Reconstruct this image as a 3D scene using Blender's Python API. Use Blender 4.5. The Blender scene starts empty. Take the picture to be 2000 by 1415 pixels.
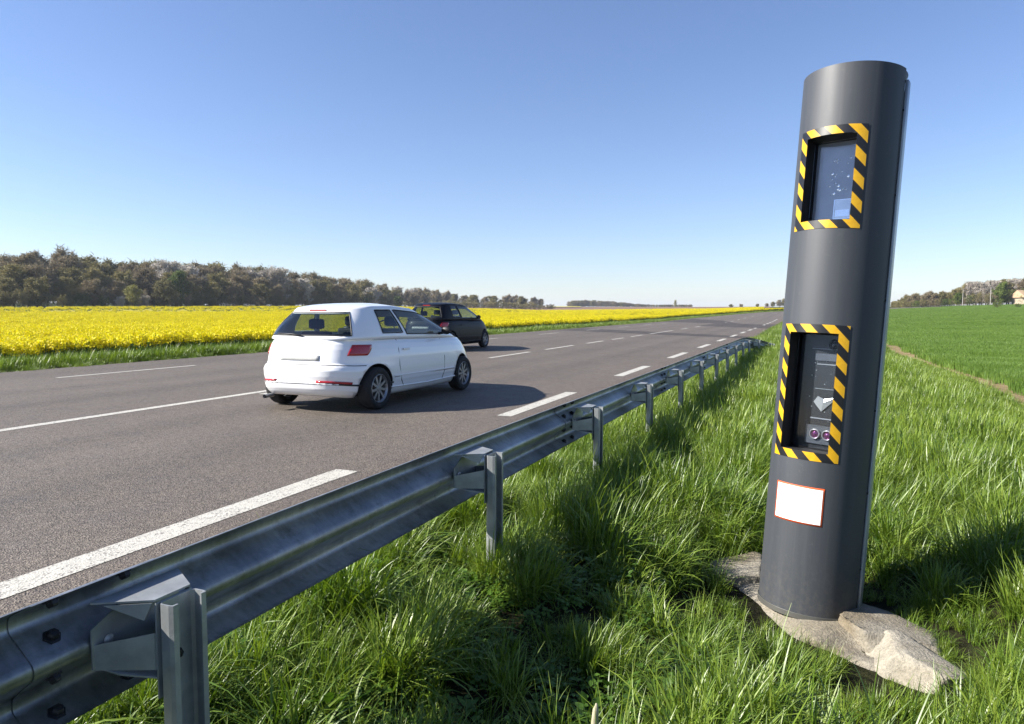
import bpy, bmesh, math, random
import numpy as np
from mathutils import Vector, Matrix, Euler
D = bpy.data
sc = bpy.context.scene
COL = sc.collection
rng = np.random.default_rng(7)
random.seed(7)
R = math.radians

# ------------------------------------------------------------------ camera
cam_d = D.cameras.new('camera'); cam = D.objects.new('camera', cam_d); COL.objects.link(cam)
sc.camera = cam
cam_d.sensor_width = 36.0; cam_d.lens = 36.0 * 1370 / 2000
cam_d.clip_start = 0.05; cam_d.clip_end = 20000
H = 1.36
YAW, PITCH = R(22.678), R(4.2)
F = Vector((-math.sin(YAW) * math.cos(PITCH), math.cos(YAW) * math.cos(PITCH), -math.sin(PITCH)))
cam.location = (0, 0, H)
cam.rotation_euler = F.to_track_quat('-Z', 'Y').to_euler()

# ------------------------------------------------------------------ sun and sky
SUN_EL = R(33); SAZ = R(28)      # sun on the left, 20 degrees behind the camera's side
to_sun = Vector((-math.cos(SAZ) * math.cos(SUN_EL), -math.sin(SAZ) * math.cos(SUN_EL), math.sin(SUN_EL)))
sl = D.lights.new('sun', 'SUN'); so = D.objects.new('sun', sl); COL.objects.link(so)
sl.energy = 5.0; sl.angle = R(0.5); sl.color = (1.0, 0.95, 0.87)
so.rotation_euler = to_sun.to_track_quat('Z', 'Y').to_euler()
so.location = (-20, -10, 30)
w = D.worlds.new('World'); sc.world = w; w.use_nodes = True
nt = w.node_tree
for n in list(nt.nodes): nt.nodes.remove(n)
sky = nt.nodes.new('ShaderNodeTexSky'); sky.sky_type = 'NISHITA'; sky.sun_disc = False
sky.sun_elevation = SUN_EL
sky.sun_rotation = math.atan2(to_sun.x, to_sun.y)
sky.altitude = 0; sky.air_density = 1.0; sky.dust_density = 0.2; sky.ozone_density = 2.0
bg = nt.nodes.new('ShaderNodeBackground'); bg.inputs['Strength'].default_value = 0.057
wo = nt.nodes.new('ShaderNodeOutputWorld')
wb = nt.nodes.new('ShaderNodeMix'); wb.data_type = 'RGBA'; wb.blend_type = 'MULTIPLY'; wb.inputs[0].default_value = 1.0
wb.inputs[7].default_value = (.97, 1.01, 1.22, 1)      # the photograph's cool white balance of the sky
nt.links.new(sky.outputs[0], wb.inputs[6]); nt.links.new(wb.outputs[2], bg.inputs[0]); nt.links.new(bg.outputs[0], wo.inputs[0])
sc.view_settings.view_transform = 'Standard'; sc.view_settings.look = 'None'
sc.view_settings.exposure = 1.36; sc.view_settings.gamma = 1.0
sc.render.engine = 'CYCLES'

# ------------------------------------------------------------------ helpers
def tag(o, label=None, cat=None, group=None, kind=None):
    if label: o['label'] = label
    if cat: o['category'] = cat
    if group: o['group'] = group
    if kind: o['kind'] = kind
    return o

def obj(name, data, parent=None, loc=None, rot=None):
    o = D.objects.new(name, data); COL.objects.link(o)
    if parent: o.parent = parent
    if loc is not None: o.location = loc
    if rot is not None: o.rotation_euler = rot
    return o

def mesh(name, V, Fc, mat=None, smooth=False, mi=None):
    m = D.meshes.new(name)
    m.from_pydata([tuple(v) for v in V], [], [tuple(f) for f in Fc])
    if mat is not None:
        for x in (mat if isinstance(mat, (list, tuple)) else [mat]): m.materials.append(x)
    if mi is not None: m.polygons.foreach_set('material_index', mi)
    if smooth: m.polygons.foreach_set('use_smooth', [True] * len(m.polygons))
    m.update()
    return m

def npmesh(name, V, Q, mats, mi=None, smooth=False):
    """fast mesh from arrays, all faces with the same count of corners"""
    m = D.meshes.new(name); n = Q.shape[1]
    m.vertices.add(len(V)); m.vertices.foreach_set('co', np.asarray(V, np.float32).ravel())
    m.loops.add(Q.size); m.loops.foreach_set('vertex_index', Q.astype(np.int32).ravel())
    m.polygons.add(len(Q)); m.polygons.foreach_set('loop_start', np.arange(0, Q.size, n, dtype=np.int32))
    m.polygons.foreach_set('loop_total', np.full(len(Q), n, np.int32))
    for x in mats: m.materials.append(x)
    if mi is not None: m.polygons.foreach_set('material_index', np.asarray(mi, np.int32))
    if smooth: m.polygons.foreach_set('use_smooth', np.ones(len(Q), bool))
    m.update(calc_edges=True); m.validate()
    return m

class MB:
    """collects shapes, then links them as one mesh"""
    def __init__(s): s.V = []; s.F = []; s.M = []
    def add(s, V, Fc, mi=0):
        b = len(s.V); s.V += [tuple(v) for v in V]; s.F += [tuple(i + b for i in f) for f in Fc]; s.M += [mi] * len(Fc)
    def box(s, c, d, mi=0, rot=None):
        P = [Vector((sx * d[0] / 2, sy * d[1] / 2, sz * d[2] / 2)) for sz in (-1, 1) for sy in (-1, 1) for sx in (-1, 1)]
        if rot is not None: P = [rot @ p for p in P]
        s.add([p + Vector(c) for p in P], [(0, 2, 3, 1), (4, 5, 7, 6), (0, 1, 5, 4), (2, 6, 7, 3), (0, 4, 6, 2), (1, 3, 7, 5)], mi)
    def tube(s, pts, rad, n=8, mi=0, cap=True):
        pts = [Vector(p) for p in pts]; rad = rad if hasattr(rad, '__len__') else [rad] * len(pts)
        V = []; Fc = []
        for i, p in enumerate(pts):
            t = (pts[min(i + 1, len(pts) - 1)] - pts[max(i - 1, 0)]).normalized()
            a = t.orthogonal().normalized() if i == 0 else (a - t * a.dot(t)).normalized()
            b = t.cross(a)
            for k in range(n):
                q = 2 * math.pi * k / n; V.append(p + (a * math.cos(q) + b * math.sin(q)) * rad[i])
        for i in range(len(pts) - 1):
            for k in range(n): Fc.append((i * n + k, i * n + (k + 1) % n, (i + 1) * n + (k + 1) % n, (i + 1) * n + k))
        if cap: Fc.append(tuple(range(n))[::-1]); Fc.append(tuple((len(pts) - 1) * n + k for k in range(n)))
        s.add(V, Fc, mi)
    def lathe(s, prof, n=32, axis='z', c=(0, 0, 0), mi=0):
        V = []; Fc = []
        for (r, h) in prof:
            for k in range(n):
                a = 2 * math.pi * k / n; p = (r * math.cos(a), r * math.sin(a), h)
                if axis == 'x': p = (h, r * math.cos(a), r * math.sin(a))
                if axis == 'y': p = (r * math.cos(a), h, r * math.sin(a))
                V.append((p[0] + c[0], p[1] + c[1], p[2] + c[2]))
        for i in range(len(prof) - 1):
            for k in range(n): Fc.append((i * n + k, i * n + (k + 1) % n, (i + 1) * n + (k + 1) % n, (i + 1) * n + k))
        s.add(V, Fc, mi)
    def prism(s, poly, z0, z1, mi=0, M=None):
        n = len(poly); V = [Vector((x, y, z)) for z in (z0, z1) for x, y in poly]
        if M is not None: V = [M @ v for v in V]
        s.add(V, [tuple(range(n))[::-1], tuple(range(n, 2 * n))] + [(k, (k + 1) % n, n + (k + 1) % n, n + k) for k in range(n)], mi)
    def build(s, name, mat, parent=None, smooth=False, loc=None, bevel=0, auto=None):
        m = mesh(name, s.V, s.F, mat, smooth, s.M)
        o = obj(name, m, parent, loc)
        if bevel:
            b = o.modifiers.new('bevel', 'BEVEL'); b.width = bevel; b.segments = 2; b.limit_method = 'ANGLE'
        if auto:
            bm = bmesh.new(); bm.from_mesh(m)
            bmesh.ops.recalc_face_normals(bm, faces=bm.faces)
            for e in bm.edges:
                e.smooth = not (len(e.link_faces) == 2 and e.calc_face_angle(0) > auto)
            for f_ in bm.faces: f_.smooth = True
            bm.to_mesh(m); bm.free()
        return o

# ------------------------------------------------------------------ materials
KEEP = {'white_car_paint', 'white_face', 'pane_sticker', 'sticker_film', 'upper_pane', 'rim', 'number_plate', 'black_lining', 'interior', 'carglass', 'far_rape'}
class NT:
    K = .70          # overall reflectance of the weathered surfaces
    def __init__(s, name):
        if name in KEEP: s.K = 1.0
        s.m = D.materials.new(name); s.m.use_nodes = True; s.t = s.m.node_tree
        s.bsdf = s.t.nodes['Principled BSDF']; s.out = s.t.nodes['Material Output']
    def n(s, typ, **kw):
        x = s.t.nodes.new('ShaderNode' + typ)
        for k, v in kw.items(): setattr(x, k, v)
        return x
    def l(s, a, b): s.t.links.new(a, b)
    def pos(s): return s.n('NewGeometry').outputs['Position']
    def objc(s): return s.n('TexCoord').outputs['Object']
    def noise(s, vec, scale, detail=4, rough=.55, out='Fac'):
        x = s.n('TexNoise'); x.inputs['Scale'].default_value = scale; x.inputs['Detail'].default_value = detail
        x.inputs['Roughness'].default_value = rough; s.l(vec, x.inputs['Vector']); return x.outputs[out]
    def ramp(s, fac, stops):
        x = s.n('ValToRGB'); e = x.color_ramp.elements
        while len(e) < len(stops): e.new(0.5)
        for i, (p, c) in enumerate(stops):
            e[i].position = p; e[i].color = (c, c, c, 1) if not hasattr(c, '__len__') else (*c, 1)
        s.l(fac, x.inputs[0]); return x.outputs[0]
    def mix(s, fac, a, b, mode='MIX'):
        x = s.n('Mix', data_type='RGBA', blend_type=mode)
        for sock, v in ((x.inputs[0], fac), (x.inputs[6], a), (x.inputs[7], b)):
            if isinstance(v, (int, float)): sock.default_value = v
            elif isinstance(v, tuple): sock.default_value = (*v, 1)
            else: s.l(v, sock)
        return x.outputs[2]
    def math(s, op, a, b=None, c=None):
        x = s.n('Math', operation=op)
        for sock, v in zip(x.inputs, (a, b, c)):
            if v is None: continue
            if isinstance(v, (int, float)): sock.default_value = v
            else: s.l(v, sock)
        return x.outputs[0]
    def col(s, v):
        if isinstance(v, tuple): s.bsdf.inputs['Base Color'].default_value = (*[x * s.K for x in v], 1)
        elif s.K == 1: s.l(v, s.bsdf.inputs['Base Color'])
        else: s.l(s.mix(1.0, v, (s.K, s.K, s.K), 'MULTIPLY'), s.bsdf.inputs['Base Color'])
        return s
    def rough(s, v):
        if isinstance(v, (int, float)): s.bsdf.inputs['Roughness'].default_value = v
        else: s.l(v, s.bsdf.inputs['Roughness'])
        return s
    def set(s, **kw):
        for k, v in kw.items(): s.bsdf.inputs[k.replace('_', ' ')].default_value = v
        return s
    def bump(s, h, strength=.3, dist=.01):
        x = s.n('Bump'); x.inputs['Strength'].default_value = strength; x.inputs['Distance'].default_value = dist
        s.l(h, x.inputs['Height']); s.l(x.outputs[0], s.bsdf.inputs['Normal']); return s

def simple(name, c, rough=.5, metal=0., var=.12, scale=8., bump=0., **kw):
    t = NT(name); v = t.noise(t.objc(), scale, 5)
    a = tuple(x * (1 - var) for x in c); b = tuple(min(1, x * (1 + var)) for x in c)
    t.col(t.ramp(v, [(.3, a), (.7, b)])).rough(rough).set(Metallic=metal, **kw)
    if bump: t.bump(t.noise(t.objc(), scale * 6, 4), bump, .004)
    return t.m

def mat_asphalt(dark=1.0):
    t = NT('asphalt'); p = t.pos()
    sx = t.n('SeparateXYZ'); t.l(p, sx.inputs[0])
    big = t.noise(p, .35, 3); mid = t.noise(p, 3.0, 4)
    vo = t.n('TexVoronoi'); vo.inputs['Scale'].default_value = 105; t.l(p, vo.inputs['Vector'])
    v2 = t.n('TexVoronoi'); v2.inputs['Scale'].default_value = 60; t.l(p, v2.inputs['Vector'])
    cell = t.n('SeparateColor'); t.l(vo.outputs['Color'], cell.inputs[0])
    base = t.ramp(cell.outputs[0], [(0, (.044, .036, .029)), (.25, (.122, .099, .080)), (.7, (.182, .151, .123)), (1, (.29, .245, .20))])
    pit = t.ramp(v2.outputs['Distance'], [(.0, .62), (.35, 1.0), (1, 1.0)])
    base = t.mix(1.0, base, pit, 'MULTIPLY')
    # wheel tracks run along the road: polished, slightly darker
    def band(x0, wd):
        d = t.math('ABSOLUTE', t.math('SUBTRACT', sx.outputs[0], x0))
        return t.ramp(t.math('DIVIDE', d, wd), [(0, .0), (1, 1.)])
    tr = None
    for x0, wd in ((-5.2, .55), (-6.9, .55), (-10.3, .6), (-12.0, .6), (-15.0, .8)):
        b = band(x0, wd); b = t.math('MULTIPLY_ADD', b, .17, .83)
        tr = b if tr is None else t.math('MULTIPLY', tr, b)
    # streaks stretched along travel
    mp = t.n('Mapping'); mp.inputs['Scale'].default_value = (1.2, .05, 1); t.l(p, mp.inputs[0])
    st = t.ramp(t.noise(mp.outputs[0], 1.0, 5, .6), [(.3, .90), (.7, 1.08)])
    tr = t.math('MULTIPLY', tr, st)
    tr = t.math('MULTIPLY', tr, t.ramp(big, [(.3, .93), (.7, 1.07)]))
    tr = t.math('MULTIPLY', tr, t.ramp(mid, [(.3, .95), (.7, 1.05)]))
    # shoulder past the edge line holds brown grit
    sh = t.ramp(sx.outputs[0], [(0, 0.), (1, 1.)])
    c = t.mix(1.0, base, tr, 'MULTIPLY')
    mr = t.n('MapRange'); t.l(sx.outputs[0], mr.inputs[0]); mr.inputs[1].default_value = -3.5; mr.inputs[2].default_value = -2.9
    nz = t.math('MULTIPLY', mr.outputs[0], .45)
    c = t.mix(nz, c, t.mix(1.0, base, (1.15, .98, .85), 'MULTIPLY'))
    # drips, oil stains and fine cracks
    st2 = t.ramp(t.noise(p, 1.1, 7, .7), [(.60, 1.), (.72, .78)]); c = t.mix(1., c, st2, 'MULTIPLY')
    ck = t.n('TexVoronoi', feature='DISTANCE_TO_EDGE'); ck.inputs['Scale'].default_value = .42
    wv = t.n('VectorMath', operation='ADD'); nzv = t.n('TexNoise'); nzv.inputs['Scale'].default_value = 2.2; nzv.inputs['Detail'].default_value = 5; t.l(p, nzv.inputs['Vector'])
    t.l(p, wv.inputs[0]); t.l(nzv.outputs['Color'], wv.inputs[1]); t.l(wv.outputs[0], ck.inputs['Vector'])
    crk = t.ramp(ck.outputs['Distance'], [(.0, .55), (.006, 1.)]); crm = t.ramp(t.noise(p, .22, 3), [(.50, 0.), (.58, .8)])
    c = t.mix(crm, c, t.mix(1., c, crk, 'MULTIPLY'))
    c = t.mix(1.0, c, (dark, dark, dark), 'MULTIPLY')
    t.col(c).rough(t.ramp(mid, [(.3, .62), (.7, .8)])).set()
    t.bsdf.inputs['Specular IOR Level'].default_value = .35
    t.bump(vo.outputs['Distance'], .9, .006)
    return t.m

def mat_paint_line():
    t = NT('road_paint'); p = t.pos()
    vo = t.n('TexVoronoi'); vo.inputs['Scale'].default_value = 95; t.l(p, vo.inputs['Vector'])
    cell = t.n('SeparateColor'); t.l(vo.outputs['Color'], cell.inputs[0])
    wear = t.math('ADD', t.noise(p, 5, 4), t.math('MULTIPLY', t.noise(p, 60, 2), .35))
    thr = t.math('ADD', cell.outputs[0], t.math('MULTIPLY', wear, -.55))
    f = t.ramp(thr, [(.44, 0.), (.56, .85)])
    c = t.mix(f, (.66, .63, .55), (.15, .13, .11))
    c = t.mix(1., c, t.ramp(t.noise(p, 12, 4), [(.3, .82), (.7, 1.05)]), 'MULTIPLY')
    t.col(c).rough(.6).bump(vo.outputs['Distance'], .6, .004)
    return t.m

def mat_soil(name, a, b, scale=3):
    t = NT(name); p = t.pos()
    n = t.noise(p, scale, 8, .65); n2 = t.noise(p, scale * .05, 3)
    c = t.ramp(n, [(.3, a), (.7, b)])
    c = t.mix(1., c, t.ramp(n2, [(.3, .8), (.7, 1.15)]), 'MULTIPLY')
    t.col(c).rough(.95).bump(t.noise(p, scale * 6, 6), .8, .03)
    t.bsdf.inputs['Specular IOR Level'].default_value = .1
    return t.m

def mat_leaf(name, stops, trans=.35, rough=.5, posscale=.6, spec=.4, hue=None):
    """blades and leaves: colour by instance, by patch and along position"""
    t = NT(name); p = t.pos()
    oi = t.n('ObjectInfo').outputs['Random']
    f = t.math('ADD', t.math('MULTIPLY', oi, .5), t.math('MULTIPLY', t.noise(p, posscale, 3), .5))
    isl = t.n('NewGeometry').outputs['Random Per Island']
    f = t.math('ADD', t.math('MULTIPLY', f, .6), t.math('MULTIPLY', isl, .4))
    c = t.ramp(f, stops)
    t.K = .80; t.col(c).rough(rough); t.bsdf.inputs['Specular IOR Level'].default_value = spec
    tr = t.n('BsdfTranslucent'); 
    c2 = t.mix(1., c, (1.1, 1.15, .45), 'MULTIPLY'); t.l(c2, tr.inputs[0])
    mx = t.n('MixShader'); mx.inputs[0].default_value = trans
    t.l(t.bsdf.outputs[0], mx.inputs[1]); t.l(tr.outputs[0], mx.inputs[2]); t.l(mx.outputs[0], t.out.inputs[0])
    return t.m

M = {}
M['asphalt'] = mat_asphalt()
M['asphalt_dark'] = mat_asphalt(.52)
M['line'] = mat_paint_line()
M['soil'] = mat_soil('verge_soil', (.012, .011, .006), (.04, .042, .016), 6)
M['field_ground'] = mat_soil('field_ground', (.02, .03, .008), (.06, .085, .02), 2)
M['brown'] = mat_soil('ploughed_soil', (.20, .13, .085), (.33, .21, .14), .3)
M['path'] = mat_soil('bare_path_soil', (.25, .18, .09), (.42, .33, .18), 9)
M['grass'] = mat_leaf('grass_blade', [(.12, (.04, .09, .008)), (.36, (.105, .185, .016)), (.58, (.19, .275, .028)), (.82, (.28, .35, .06)), (.97, (.42, .40, .18))], .24, .42, .9, .5)
M['wheat'] = mat_leaf('wheat_blade', [(.2, (.085, .165, .025)), (.5, (.15, .25, .042)), (.8, (.22, .32, .065))], .35, .5, .12, .35)
M['broad'] = mat_leaf('broad_leaf', [(.2, (.045, .10, .012)), (.6, (.09, .18, .02)), (.9, (.16, .26, .035))], .3, .45, 1.2)
M['rape_leaf'] = mat_leaf('rape_leaf', [(.2, (.05, .10, .015)), (.7, (.12, .19, .03)), (.9, (.2, .25, .04))], .3, .6, .3)
M['rape_flower'] = mat_leaf('rape_flower', [(.2, (.66, .54, .004)), (.6, (.84, .72, .006)), (.9, (.92, .84, .02))], .25, .6, .1, .2)
M['rape_canopy'] = None
# ------------------------------------------------------------------ terrain
AZ = np.array([-75, -60, -35, -26, -20, -8, -2, 5, 14, 40.])
RR = np.array([0, 60, 90, 180, 260, 400, 700, 1500, 5000.])
TB = np.array([
    [0, 0, .35, 1.75, 3.0, 5.0, 8, 14, 30],
    [0, 0, .35, 1.75, 3.0, 5.0, 8, 14, 30],
    [0, 0, .30, 1.55, 2.4, 3.6, 6, 11, 30],
    [0, 0, .10, .7, 1.3, 2.4, 5.2, 10, 28],
    [0, 0, .0, .25, .6, 1.5, 4.6, 10, 28],
    [0, 0, .0, .55, 1.2, 2.0, 4.6, 9, 26],
    [0, 0, .05, 1.1, 1.9, 3.0, 5.0, 9, 26],
    [0, 0, .25, 1.3, 2.2, 3.3, 5.4, 9, 26],
    [0, .35, .8, 2.0, 3.15, 4.4, 6.5, 11, 26],
    [0, .35, .8, 2.0, 3.15, 4.4, 6.5, 11, 26]], float)

def shift(y):           # the road bends to the right past 110 m
    y = np.asarray(y, float); return np.where(y > 110, (y - 110) ** 2 / 516.0, 0.0) * np.where(y > 600, 0, 1) + np.where(y > 600, 465 + (y - 600) * 1.9, 0)

def hfar(x, y):
    x = np.asarray(x, float); y = np.asarray(y, float)
    az = np.degrees(np.arctan2(x, np.maximum(y, .01))); r = np.hypot(x, y)
    az = np.clip(az, -75, 40); ia = np.clip(np.searchsorted(AZ, az) - 1, 0, len(AZ) - 2)
    ta = (az - AZ[ia]) / (AZ[ia + 1] - AZ[ia]); ta = ta * ta * (3 - 2 * ta)
    ir = np.clip(np.searchsorted(RR, r) - 1, 0, len(RR) - 2)
    tr = np.clip((r - RR[ir]) / (RR[ir + 1] - RR[ir]), 0, 1)
    a = TB[ia, ir] * (1 - tr) + TB[ia, ir + 1] * tr; b = TB[ia + 1, ir] * (1 - tr) + TB[ia + 1, ir + 1] * tr
    z = a * (1 - ta) + b * ta
    return np.where(y < 0, z * np.clip(1 + y / 40., 0, 1), z)

def sm(a, b, v):
    t = np.clip((v - a) / (b - a), 0, 1); return t * t * (3 - 2 * t)

def hroad(x, y): return hfar(x, y)
def bumps(x, y):
    return (np.sin(x * 2.1 + 1.3 * np.sin(y * .9)) * np.sin(y * 1.7 + .8 * np.sin(x * 1.3)) * .03 + np.sin(x * .6 + y * .37) * .03)
def ground_h(x, y):
    x = np.asarray(x, float); y = np.asarray(y, float)
    s = x - shift(y)
    z = hfar(x, y)
    left = -.42 * sm(-16.6, -20.5, s) ; right = -.10 * sm(-1.5, 0.2, s) - .05 * sm(2.0, 3.2, s)
    z = z + np.where(s < -9, left, right)
    vb = sm(-2.0, -1.2, s) + (1 - sm(-17.2, -16.4, s))
    z = z - .085 * np.clip(1.0 - np.hypot(x - .12, y - 3.6), 0, .4) / .4
    z = z + bumps(x, y) * np.clip(vb, 0, 1) * np.where(s < -9, .7, 1)
    corridor = (s > -16.55) & (s < -2.1) & (y < 600)
    return np.where(corridor, z - .05, z)

def gs(a, b, n, p=1.0):
    return a + (b - a) * np.linspace(0, 1, n) ** p
xs = np.unique(np.round(np.concatenate([-gs(40, 3000, 60, 3), -gs(17.6, 40, 36), -gs(16.5, 17.6, 10), np.array([-16.6, -16.5, -14, -9, -4, -2.25, -2.15, -2.10]), gs(-2.05, 4, 64), gs(4.1, 40, 60, 1.3), gs(40, 1500, 60, 3)]), 3))
ys = np.unique(np.round(np.concatenate([-gs(0, 60, 20, 2), gs(0, 12, 60), gs(12, 60, 50), gs(60, 300, 80), gs(300, 5000, 60, 2.5)]), 3))
X, Y = np.meshgrid(xs, ys); Z = ground_h(X, Y)
nx, ny = len(xs), len(ys)
idx = np.arange(nx * ny).reshape(ny, nx)
Q = np.stack([idx[:-1, :-1], idx[:-1, 1:], idx[1:, 1:], idx[1:, :-1]], -1).reshape(-1, 4)
cx = (X[:-1, :-1] + X[1:, 1:]).ravel() / 2; cy = (Y[:-1, :-1] + Y[1:, 1:]).ravel() / 2
s_ = cx - shift(cy)
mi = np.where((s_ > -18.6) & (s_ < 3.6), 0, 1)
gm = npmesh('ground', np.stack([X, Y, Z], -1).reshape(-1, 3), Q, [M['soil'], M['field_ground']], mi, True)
tag(obj('ground', gm), kind='structure')

def sheet(name, s0, s1, y0, y1, mat, dz, nxs=12, ny_=160, hf=hroad, curved=True, jag=0.):
    ss = np.linspace(s0, s1, nxs); yy = y0 + (y1 - y0) * np.linspace(0, 1, ny_) ** 1.5
    S, YY = np.meshgrid(ss, yy)
    if jag:
        j = (np.sin(YY * 3.1) + np.sin(YY * 7.3 + 1) + np.sin(YY * 17.7)) * jag
        S = S + j * (np.isclose(S, s0) * 1. + np.isclose(S, s1) * 1.)
    XX = S + (shift(YY) if curved else 0); ZZ = hf(XX, YY) + dz
    i = np.arange(S.size).reshape(S.shape)
    q = np.stack([i[:-1, :-1], i[:-1, 1:], i[1:, 1:], i[1:, :-1]], -1).reshape(-1, 4)
    return npmesh(name, np.stack([XX, YY, ZZ], -1).reshape(-1, 3), q, [mat], None, True)

tag(obj('road', sheet('road', -16.3, -2.22, -40, 420, M['asphalt'], 0., 40, 320, jag=.015)), kind='structure')
# ------------------------------------------------------------------ markings
def line_mesh(segs):
    V = []; Fc = []
    for (s0, s1, y0, y1) in segs:
        n = max(1, int((y1 - y0) / 3))
        for k in range(n):
            a, b = y0 + (y1 - y0) * k / n, y0 + (y1 - y0) * (k + 1) / n
            B = len(V)
            for yy, ss in ((a, s0), (a, s1), (b, s1), (b, s0)):
                x = ss + float(shift(yy)); V.append((x, yy, float(hroad(x, yy)) + .003))
            Fc.append((B, B + 1, B + 2, B + 3))
    return V, Fc
def marks(name, segs, lab, group):
    for s in segs:
        V, Fc = line_mesh([s])
        o = obj(name, mesh(name, V, Fc, M['line'])); tag(o, kind='structure')
marks('edge_line', [(-3.68, -3.46, -3.5, 4.9)] + [(-3.66, -3.46, 8.25 + 6.0 * k, 11.1 + 6.0 * k) for k in range(16)], '', '')
marks('centre_line', [(-8.48, -8.32, -10., 9.6), (-8.20, -8.06, 8.9, 9.9)] + [(-8.42, -8.28, a, b) for a, b in
      ((18.3, 21.5), (23.0, 26.2), (28.0, 30.6), (32.2, 34.4), (36., 38.8), (41, 48.5), (52, 55), (59, 62), (66, 69), (73, 76), (81, 84), (89, 92), (98, 101), (108, 112), (120, 124), (132, 136), (146, 150))], '', '')
marks('far_edge_line', [(-14.02, -13.9, 9.5 + 9.3 * k - (0), 13.0 + 9.3 * k) for k in range(-1, 14)], '', '')
def patch(poly, name='road_patch'):  # darker bands drawn across the road surface
    V = [(x, y, float(hroad(x, y)) + .0022) for x, y in poly]
    tag(obj(name, mesh(name, V, [tuple(range(len(V)))], M['asphalt_dark'])), kind='structure')
patch([(-15.9, 46), (-2.3, 35.8), (-2.3, 38.2), (-15.9, 52)])
patch([(-15.9, 85), (-9, 78), (-9, 92), (-15.6, 108)])
patch([(-8.9, 64), (-2.3, 56), (-2.3, 72), (-8.9, 88)])

tag(obj('field_path', sheet('field_path', 3.02, 3.55, 9, 60, M['path'], .012, 4, 120, ground_h, False, .05)), kind='structure')

# crop fields lying as sheets just over the ground, seen where the plants thin out into the distance
def rape_mat():
    t = NT('rape_canopy'); p = t.pos()
    n = t.noise(p, 2.2, 8, .7); n2 = t.noise(p, .02, 3)
    mp = t.n('Mapping'); mp.inputs['Scale'].default_value = (.35, .05, 1); mp.inputs['Rotation'].default_value = (0, 0, R(14)); t.l(p, mp.inputs[0])
    n3 = t.noise(mp.outputs[0], .5, 4)
    f = t.math('ADD', t.math('MULTIPLY', n, .7), t.math('MULTIPLY', n3, .3))
    c = t.ramp(f, [(.36, (.10, .14, .02)), (.46, (.40, .34, .01)), (.6, (.62, .50, .008))])
    t.col(c).rough(.9).bump(n, 1., .3); return t.m
M['rape_canopy'] = rape_mat()

def polar_sheet(name, az0, az1, rf0, rf1, mat, dz, na=50, nr=30):
    az = np.radians(np.linspace(az0, az1, na)); V = []
    for a in az:
        d = math.degrees(a); r0, r1 = rf0(d), rf1(d)
        for r in np.linspace(r0, r1, nr):
            x, y = r * math.sin(a), r * math.cos(a); V.append((x, y, float(ground_h(x, y)) + dz))
    i = np.arange(na * nr).reshape(na, nr)
    q = np.stack([i[:-1, :-1], i[1:, :-1], i[1:, 1:], i[:-1, 1:]], -1).reshape(-1, 4)
    return npmesh(name, np.array(V), q, [mat], None, True)

def wood_r(d):       # distance of the wood's edge in direction d (degrees from the road)
    return float(np.interp(d, [-66, -56, -50, -42, -36, -32, -29, -26], [172, 186, 205, 235, 300, 370, 440, 520]))
def rape_far(d):
    return min(float(np.interp(d, [-66, -56, -50, -42, -36, -30, -26, -22, -12, -4, 0], [162, 176, 195, 225, 285, 330, 330, 330, 330, 330, 330])), 1e9)
def rape_near(d):    # where the direction crosses the field's near side
    a = R(d); best = 400
    for r in np.arange(15, 400, 1.0):
        x, y = r * math.sin(a), r * math.cos(a)
        if x - float(shift(y)) < -18.7: best = r; break
    # the nearest r at which we are inside, and the ray stays inside until it meets the bend
    return best
tag(obj('rape_underlayer', polar_sheet('rape_underlayer', -68, -3.5, rape_near, lambda d: max(rape_far(d), rape_near(d) + .1), M['rape_canopy'], .42, 140, 60)), kind='structure')
tag(obj('ploughed_field', polar_sheet('ploughed_field', -27, -2.5, lambda d: 331, lambda d: 1000, M['brown'], .5, 50, 30)), kind='structure')
M['far_yellow'] = simple('far_rape', (.5, .45, .03), .9, 0, .25, .01)
M['far_green'] = simple('far_meadow', (.13, .22, .05), .9, 0, .25, .01)

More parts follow.
